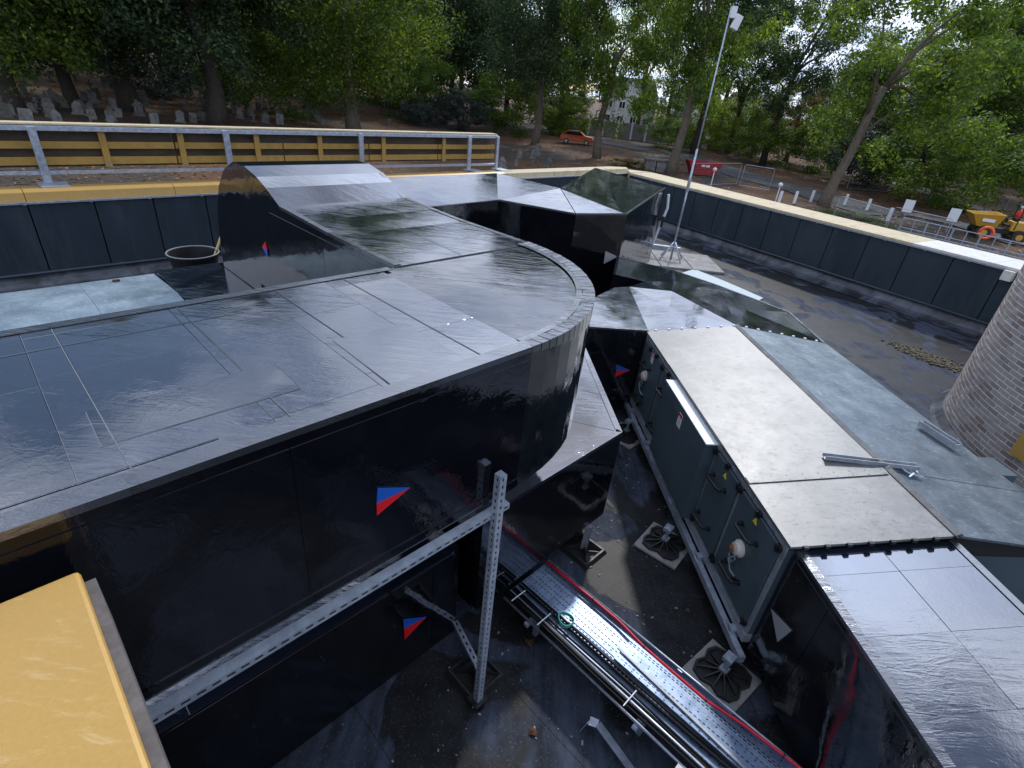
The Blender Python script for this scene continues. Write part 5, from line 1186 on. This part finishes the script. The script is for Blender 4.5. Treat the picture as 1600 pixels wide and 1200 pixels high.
# chest tomb
p = Pg(1022, 268); tt = thing('chest_tomb', 'grey stone chest tomb beside the pale tree trunk', 'tomb', p)
for dx in (-.55, .55): q = MB(); q.box(p + Vector((dx, 0, .5)), Vector((.5, 0, 0)), Vector((0, .5, 0)), Z3 * .5); q.build('side_slab', M['stone'], tt, bevel=.03)
q = MB(); q.box(p + Vector((0, 0, 1.08)), Vector((1.25, 0, 0)), Vector((0, .62, 0)), Z3 * .07); q.build('top_slab', M['stone'], tt, bevel=.02)

# ------------------------------------------------------------------ car, house, machines, fences, people
def car(px, py, rot):
    p = Pg(px, py); t = thing('parked_car', 'orange car parked between the trees', 'car', p); q = MB()
    pr_ = [(-2.1, .35), (2.1, .35), (2.15, .75), (1.95, .98), (1.1, 1.05), (.45, 1.50), (-1.3, 1.55), (-1.95, 1.10), (-2.15, .9)]
    n = len(pr_); c, s_ = math.cos(rot), math.sin(rot)
    def tr(x, y, z): return p + Vector((x * c - y * s_, x * s_ + y * c, z))
    vs_ = []
    for sy, ins in ((-1, 1), (1, 1)):
        for x, z in pr_: vs_.append(tr(x, sy * (.88 if z < 1.0 else .88 - .28 * (z - 1.0) / .5), z))
    q.add(vs_, [tuple(range(n)), tuple(range(n, 2 * n))[::-1]] + [(i, (i + 1) % n, n + (i + 1) % n, n + i) for i in range(n)]); q.build('body', M['orange'], t, bevel=.05)
    q = MB(); q.add([tr(x, y, z) for x, y, z in ((.95, -.75, 1.07), (.95, .75, 1.07), (.42, .62, 1.49), (.42, -.62, 1.49))], [(0, 1, 2, 3)]); q.v = [v + Z3 * .03 for v in q.v]; q.build('windscreen', M['glass_dark'], t)
    for sy in (-1, 1):
        q = MB(); q.add([tr(x, sy * (.90 - .28 * (z - 1) / .5), z) for x, z in ((.85, 1.08), (.38, 1.45), (-1.25, 1.48), (-1.7, 1.12))], [(0, 1, 2, 3)]); q.build('side_window', M['glass_dark'], t)
        q = MB(); q.box(tr(2.1, sy * .62, .78), (tr(1, 0, 0) - tr(0, 0, 0)) * .06, (tr(0, 1, 0) - tr(0, 0, 0)) * .2, Z3 * .09); q.build('headlight', M['white'], t)
        for x in (-1.3, 1.35): q = MB(); q.lathe(tr(x, sy * .86, .34), [(.34, -.11), (.34, .11)], 18, tr(0, 1, 0) - tr(0, 0, 0)); w_ = q.build('wheel', M['rubber'], t); q = MB(); q.lathe(tr(x, sy * .86, .34), [(.2, -.125), (.2, .125)], 12, tr(0, 1, 0) - tr(0, 0, 0)); q.build('rim', M['galv_dull'], w_)
    q = MB(); q.box(tr(-.4, 0, 1.56), (tr(1, 0, 0) - tr(0, 0, 0)) * .75, (tr(0, 1, 0) - tr(0, 0, 0)) * .55, Z3 * .02); q.build('roof_panel', M['black'], t)
car(900, 225, -.12)
def house(px, d, w, dep, hw, hr, label, rot=0.0, wallm='offwhite'):
    r = ray(px, 150); az2 = math.atan2(r.x, r.y); p = Vector((d * math.sin(az2), d * math.cos(az2), 0)); p.z = G(p.x, p.y) - .5
    t = thing('house', label, 'house', p, 'houses beyond the trees'); rt = -az2 + rot; c, s_ = math.cos(rt), math.sin(rt)
    def tr(x, y, z): return p + Vector((x * c - y * s_, x * s_ + y * c, z))
    ex, ey = tr(1, 0, 0) - tr(0, 0, 0), tr(0, 1, 0) - tr(0, 0, 0)
    q = MB(); q.box(tr(0, 0, hw / 2), ex * w / 2, ey * dep / 2, Z3 * hw / 2); q.add([tr(-w / 4, -dep / 2 - .3, hw), tr(w / 4, -dep / 2 - .3, hw), tr(0, -dep / 2 - .3, hw + hr * .8), tr(-w / 4, -dep / 2 - .3, 0), tr(w / 4, -dep / 2 - .3, 0)], [(0, 1, 2), (0, 3, 4, 1)]); q.build('wall', M[wallm], t)
    q = MB(); q.add([tr(-w / 2 - .3, -dep / 2 - .4, hw), tr(w / 2 + .3, -dep / 2 - .4, hw), tr(w / 2 - 1, 0, hw + hr), tr(-w / 2 + 1, 0, hw + hr), tr(w / 2 + .3, dep / 2 + .4, hw), tr(-w / 2 - .3, dep / 2 + .4, hw)], [(0, 1, 2, 3), (3, 2, 4, 5), (1, 4, 2), (0, 3, 5)]); ro = q.build('roof', M['tile'], t)
    q = MB(); q.box(tr(w * .3, .5, hw + hr * .9), ex * .4, ey * .4, Z3 * 1.1); q.build('chimney', M['brick_mass'], ro)
    for z in (1.6, hw - 1.4):
        for x in (-w * .36, -w * .12, w * .12, w * .36):
            q = MB(); q.box(tr(x, -dep / 2 - .33, z), ex * .62, ey * .05, Z3 * .68); f_ = q.build('window', M['white'], t)
            for sx in (-.3, .3): q = MB(); q.box(tr(x + sx, -dep / 2 - .36, z), ex * .24, ey * .05, Z3 * .56); q.build('pane', M['glass_dark'], f_)
house(985, 128, 11, 8, 5.6, 3.6, 'white rendered house seen between the trees above the orange car')
house(1090, 150, 10, 8, 5.6, 3.6, 'pale house mostly hidden behind the trees near the mast', .15)
house(1180, 150, 12, 8, 5.4, 3.4, 'low pale house beyond the forked tree', -.1)
wl_ = Pg(983, 192); q = MB(); rr_ = ray(985, 150); az2 = math.atan2(rr_.x, rr_.y); e1 = Vector((math.cos(az2), -math.sin(az2), 0)); pw = Vector((92 * math.sin(az2), 92 * math.cos(az2), 0)); pw.z = G(pw.x, pw.y)
tw = thing('garden_wall', 'pale boundary wall with coping below the white house', 'wall', pw)
for k in range(-5, 6):
    q = MB(); q.box(pw + e1 * (k * 2.2) + Z3 * 1.1, e1 * 1.08, Vector((math.sin(az2), math.cos(az2), 0)) * .1, Z3 * 1.1); q.build('wall_panel', M['path'], tw)
    q = MB(); q.box(pw + e1 * (k * 2.2 + 1.1) + Z3 * 1.2, e1 * .14, Vector((math.sin(az2), math.cos(az2), 0)) * .14, Z3 * 1.25); q.build('pier', M['offwhite'], tw)

def dumper(px, py, rot, mt, label, sc=1.0):
    p = Pg(px, py); t = thing('site_dumper', label, 'site dumper', p); c, s_ = math.cos(rot), math.sin(rot)
    def tr(x, y, z): return p + Vector((x * c - y * s_, x * s_ + y * c, z)) * 1.0 if sc == 1 else p + Vector((x * c - y * s_, x * s_ + y * c, z)) * sc
    ex, ey, ez = (tr(1, 0, 0) - tr(0, 0, 0)), (tr(0, 1, 0) - tr(0, 0, 0)), (tr(0, 0, 1) - tr(0, 0, 0))
    q = MB(); vs_ = [tr(x, y, z) for x, y, z in ((-1.9, -.85, 1.5), (-1.9, .85, 1.5), (-.1, .9, 1.65), (-.1, -.9, 1.65), (-1.35, -.6, .75), (-1.35, .6, .75), (-.3, .6, .75), (-.3, -.6, .75))]
    inn = [v.lerp(sum(vs_[:4], Vector()) / 4, .08) for v in vs_[:4]] + [v.lerp(sum(vs_[:4], Vector()) / 4, .25) for v in vs_[4:]]
    q.add(vs_ + inn, [(0, 1, 5, 4), (1, 2, 6, 5), (2, 3, 7, 6), (3, 0, 4, 7), (4, 5, 6, 7), (0, 8, 9, 1), (1, 9, 10, 2), (2, 10, 11, 3), (3, 11, 8, 0), (8, 12, 13, 9), (9, 13, 14, 10), (10, 14, 15, 11), (11, 15, 12, 8), (12, 15, 14, 13)]); q.build('skip', mt, t)
    q = MB(); q.box(tr(-.9, -.80, 1.2), ex * .35, ey * .01, ez * .1); q.build('side_label', M['white'], t)
    q = MB(); q.box(tr(.2, 0, .6), ex * 1.5, ey * .4, ez * .15); q.build('chassis', M['black'], t)
    q = MB(); q.box(tr(1.1, 0, 1.0), ex * .55, ey * .5, ez * .3); q.build('engine_cover', mt, t, bevel=.04)
    q = MB(); q.box(tr(.5, 0, 1.0), ex * .25, ey * .25, ez * .07); q.box(tr(.75, 0, 1.25), ex * .06, ey * .25, ez * .25); q.build('seat', M['black'], t)
    q = MB(); q.tube([tr(.75, -.5, .8), tr(.75, -.5, 2.3), tr(.75, .5, 2.3), tr(.75, .5, .8)], .04, 6); q.build('roll_bar', M['black'], t)
    for x in (-.9, 1.1):
        for y in (-.75, .75): q = MB(); q.lathe(tr(x, y, .42), [(.42, -.16), (.42, .16)], 16, ey); w_ = q.build('wheel', M['rubber'], t); q = MB(); q.lathe(tr(x, y, .42), [(.2, -.17), (.2, .17)], 10, ey); q.build('rim', mt, w_)
dumper(1548, 374, -.35, M['skip_yellow'], 'yellow site dumper behind the steel barriers at the right')
def skip(px, py):
    p = Pg(px, py); t = thing('waste_skip', 'red open skip behind the mast beside the road', 'skip', p); q = MB()
    vs_ = [p + Vector(v) for v in ((-1.7, -.8, 1.3), (1.7, -.8, 1.3), (1.7, .8, 1.3), (-1.7, .8, 1.3), (-1.1, -.7, 0.1), (1.1, -.7, .1), (1.1, .7, .1), (-1.1, .7, .1))]
    inn = [v.lerp(p + Z3 * 1.3, .07) for v in vs_[:4]] + [v.lerp(p + Z3 * 1.3, .3) for v in vs_[4:]]
    q.add(vs_ + inn, [(0, 1, 5, 4), (1, 2, 6, 5), (2, 3, 7, 6), (3, 0, 4, 7), (4, 5, 6, 7), (0, 8, 9, 1), (1, 9, 10, 2), (2, 10, 11, 3), (3, 11, 8, 0), (8, 12, 13, 9), (9, 13, 14, 10), (10, 14, 15, 11), (11, 15, 12, 8), (12, 15, 14, 13)]); q.build('skip_body', M['skip_red'], t)
    for x in (-1, 0, 1): q = MB(); q.bar(p + Vector((x * .9, -.84, .2)), p + Vector((x * .9 * 1.1, -.86, 1.28)), .08, .05); q.build('rib', M['skip_red'], t)
    q = MB(); q.box(p + Vector((0, -.86, .95)), Vector((.4, 0, 0)), Vector((0, .012, 0)), Z3 * .1); q.build('side_label', M['white'], t)
skip(1095, 274)
def heras(a, c, label, h=1.9, mesh=True, grp='wire site fence panels'):
    t = thing('fence_panel', label, 'fence panel', (a + c) / 2, grp); d = (c - a); L = d.length; dn = d.normalized()
    q = MB(); q.tube([a + Z3 * .08, a + Z3 * (h - .1), a + dn * .1 + Z3 * h, c - dn * .1 + Z3 * h, c + Z3 * (h - .1), c + Z3 * .08], .022, 6); q.tube([a + Z3 * .15, c + Z3 * .15], .02, 6); q.build('frame', M['galv'], t)
    q = MB()
    for k in range(1, int(L / .2)): q.tube([a + dn * k * .2 + Z3 * .15, a + dn * k * .2 + Z3 * h], .003, 3, cap=False)
    for k in range(1, 8): q.tube([a + Z3 * (.15 + k * .22), c + Z3 * (.15 + k * .22)], .003, 3, cap=False)
    q.build('wire_mesh', M['galv_dull'], t, kind='stuff')
    return t
def gp_(px, py): return Pg(px, py)
hl = [(1296, 352, 1372, 378, 'pale wire fence panel right of the leaning trunk'), (1378, 372, 1466, 395, 'wire fence panel carrying the first white notice'), (1075, 292, 1150, 290, 'wire fence panel below the red skip'), (1155, 292, 1200, 300, 'wire fence panel beside the white posts'),
      (1322, 296, 1385, 302, 'wire fence panel behind the leaning trunk, left end of the far run'), (1388, 300, 1468, 318, 'wire fence panel in the middle of the far run'), (1475, 322, 1560, 345, 'wire fence panel at the right of the far run')]
for x0, y0, x1, y1, lb in hl: heras(gp_(x0, y0), gp_(x1, y1), lb)
# steel pedestrian barriers along the haul path
pa, pb_ = Pg(1400, 368), Pg(1660, 432)
tb = (pb_ - pa); nb = 6
for k in range(nb):
    a, c = pa + tb * (k / nb), pa + tb * ((k + .97) / nb); a.z = G(a.x, a.y); c.z = G(c.x, c.y)
    t = thing('site_railing', 'galvanised tube railing, number %s from the left beside the yellow dumper' % ['one', 'two', 'three', 'four', 'five', 'six'][k], 'railing', (a + c) / 2, 'tube railings along the haul path')
    for p_ in (a, (a + c) / 2, c): q = MB(); q.tube([p_, p_ + Z3 * 1.15], .03, 6); q.build('post', M['galv'], t)
    for z in (1.12, .55, .35): q = MB(); q.tube([a + Z3 * z, c + Z3 * z], .028, 6); q.build('rail', M['galv'], t)
for i, (px, py) in enumerate(((1420, 322), (1491, 336))):
    r = ray(px, py); p = None; t_ = 1; 
    base = Pg(px - 4, py + 30); d_ = math.hypot(base.x, base.y); rr_ = math.hypot(r.x, r.y); p = CAM + r * (d_ / rr_)
    n_ = Vector((-r.x, -r.y, 0)).normalized(); s_ = n_.cross(Z3)
    q = MB(); q.box(p, s_ * .30, n_ * .01, Z3 * .42); o = q.build('site_notice', M['white'], None); tag(o, ['white site notice on the wire fence, the left of two', 'white site notice on the railing, the right of two'][i], 'notice')
    q = MB(); q.tube([Vector((p.x, p.y, base.z)) - n_ * .03, Vector((p.x, p.y, p.z + .4)) - n_ * .03], .025, 6); q.build('notice_post', M['galv'], o)
rp = Pg(1541, 385); r = ray(1541, 364); d_ = math.hypot(rp.x, rp.y); p = CAM + r * (d_ / math.hypot(r.x, r.y)); n_ = Vector((-r.x, -r.y, 0)).normalized(); s_ = n_.cross(Z3)
q = MB(); q.tube([p + s_ * .34 * math.cos(2 * math.pi * k / 24) + Z3 * .34 * math.sin(2 * math.pi * k / 24) for k in range(25)], .085, 8); o = q.build('life_ring', M['orange_plastic'], None, smooth=True); tag(o, 'orange ring hanging on the railing below the yellow dumper', 'life ring')
# white posts with round heads, short markers
for i, (px, py, h, kn) in enumerate(((1212, 318, 1.6, 1), (1250, 0, 0, 0), (1211, 0, 0, 0))):
    if py == 0: continue
for i, (px, py, tx, ty) in enumerate(((1110, 292, 1117, 267), (1211, 316, 1218, 292), (1499, 303, 1511, 292))):
    b_ = Pg(px, py); rr_ = ray(tx, ty); d_ = math.hypot(b_.x, b_.y); tp_ = CAM + rr_ * (d_ / math.hypot(rr_.x, rr_.y)); h = max(1.2, tp_.z - b_.z)
    t = thing('marker_post', ['white post with round head below the red skip', 'white post with round head beside the road behind the right coping', 'white post with round head behind the far wire fence'][i], 'marker post', b_, 'white marker posts')
    q = MB(); q.tube([b_, b_ + Z3 * h], .045, 8); q.build('shaft', M['white'], t)
    q = MB(); q.lathe(b_ + Z3 * (h - .05), [(.05, 0), (.17, .10), (.18, .22), (.05, .34)], 12); q.build('head', M['white'], t)
for i, (px, py) in enumerate(((1216, 318), (1240, 318), (1266, 316), (1318, 322), (1353, 330), (1386, 345))):
    b_ = Pg(px, py); q = MB(); q.box(b_ + Z3 * .45, Vector((.10, 0, 0)), Vector((0, .05, 0)), Z3 * .48); o = q.build('marker_stake', M['white']); tag(o, 'short white stake in the grass behind the right coping, %s from the left' % ['first', 'second', 'third', 'fourth', 'fifth', 'sixth'][i], 'stake', 'short white stakes')

# worker
def person(px, py):
    p = Pg(px, py); t = thing('person', 'person in white helmet and red jacket standing behind the yellow dumper', 'person', p)
    def skin(name, vs_, es, rs, mt, par):
        me = bpy.data.meshes.new(name); me.from_pydata(vs_, es, []); me.materials.append(mt); o = link(name, me, par)
        sm = o.modifiers.new('skin', 'SKIN'); sd__ = o.modifiers.new('sub', 'SUBSURF'); sd__.levels = sd__.render_levels = 2
        for i, r_ in enumerate(rs): me.skin_vertices[0].data[i].radius = (r_, r_)
        me.skin_vertices[0].data[0].use_root = True; return o
    vs_ = [(0, 0, .95), (0, 0, 1.15), (0, 0, 1.38), (0, .0, 1.48), (0, .01, 1.56), (0, .02, 1.68), (.17, 0, 1.40), (.24, .03, 1.15), (.20, .20, .98), (-.17, 0, 1.40), (-.25, .05, 1.14), (-.16, .25, 1.05), (.09, 0, .90), (.11, .02, .5), (.12, -.02, .08), (.12, .12, .04), (-.09, 0, .9), (-.11, .08, .5), (-.12, .0, .08), (-.12, .14, .04), (.18, .27, .93), (-.13, .32, 1.02)]
    es = [(0, 1), (1, 2), (2, 3), (3, 4), (4, 5), (2, 6), (6, 7), (7, 8), (2, 9), (9, 10), (10, 11), (0, 12), (12, 13), (13, 14), (14, 15), (0, 16), (16, 17), (17, 18), (18, 19), (8, 20), (11, 21)]
    rs = [.14, .14, .16, .07, .07, .10, .07, .05, .035, .07, .05, .035, .095, .065, .05, .045, .095, .065, .05, .045, .03, .03]
    bd = meshdata_skin = bpy.data.meshes.new('body'); bd.from_pydata(vs_, es, []); bd.materials.append(M['skin'])
    o = link('body', bd, t)
    bm = bmesh.new(); bm.from_mesh(bd); lay = bm.verts.layers.skin.verify()
    for v, r_ in zip(bm.verts, rs): v[lay].radius = (r_, r_)
    bm.verts.ensure_lookup_table(); bm.verts[0][lay].use_root = True; bm.to_mesh(bd); bm.free()
    o.modifiers.new('skin', 'SKIN'); s2 = o.modifiers.new('sub', 'SUBSURF'); s2.levels = 1; s2.render_levels = 2
    q = MB(); q.lathe(p + Z3 * .93, [(.19, 0), (.19, .25), (.23, .46), (.10, .56)], 14); q.tube([p + Vector((.2, 0, 1.38)), p + Vector((.26, .03, 1.14)), p + Vector((.21, .2, 1.0))], .075, 8); q.tube([p + Vector((-.2, 0, 1.38)), p + Vector((-.27, .05, 1.13)), p + Vector((-.17, .24, 1.05))], .075, 8); q.build('jacket', M['hivis'], t, smooth=True)
    q = MB(); q.tube([p + Vector((.09, 0, .95)), p + Vector((.11, .02, .5)), p + Vector((.12, 0, .1))], [.12, .09, .075], 10); q.tube([p + Vector((-.09, 0, .95)), p + Vector((-.11, .07, .5)), p + Vector((-.12, 0, .1))], [.12, .09, .075], 10); q.build('trousers', M['cloth_dark'], t, smooth=True)
    q = MB(); q.lathe(p + Vector((0, .02, 1.70)), [(.17, 0), (.135, .015), (.13, .07), (.08, .12), (.02, .135)], 16); q.build('helmet', M['white'], t, smooth=True)
    t.rotation_euler.z = 0
person(1578, 362)
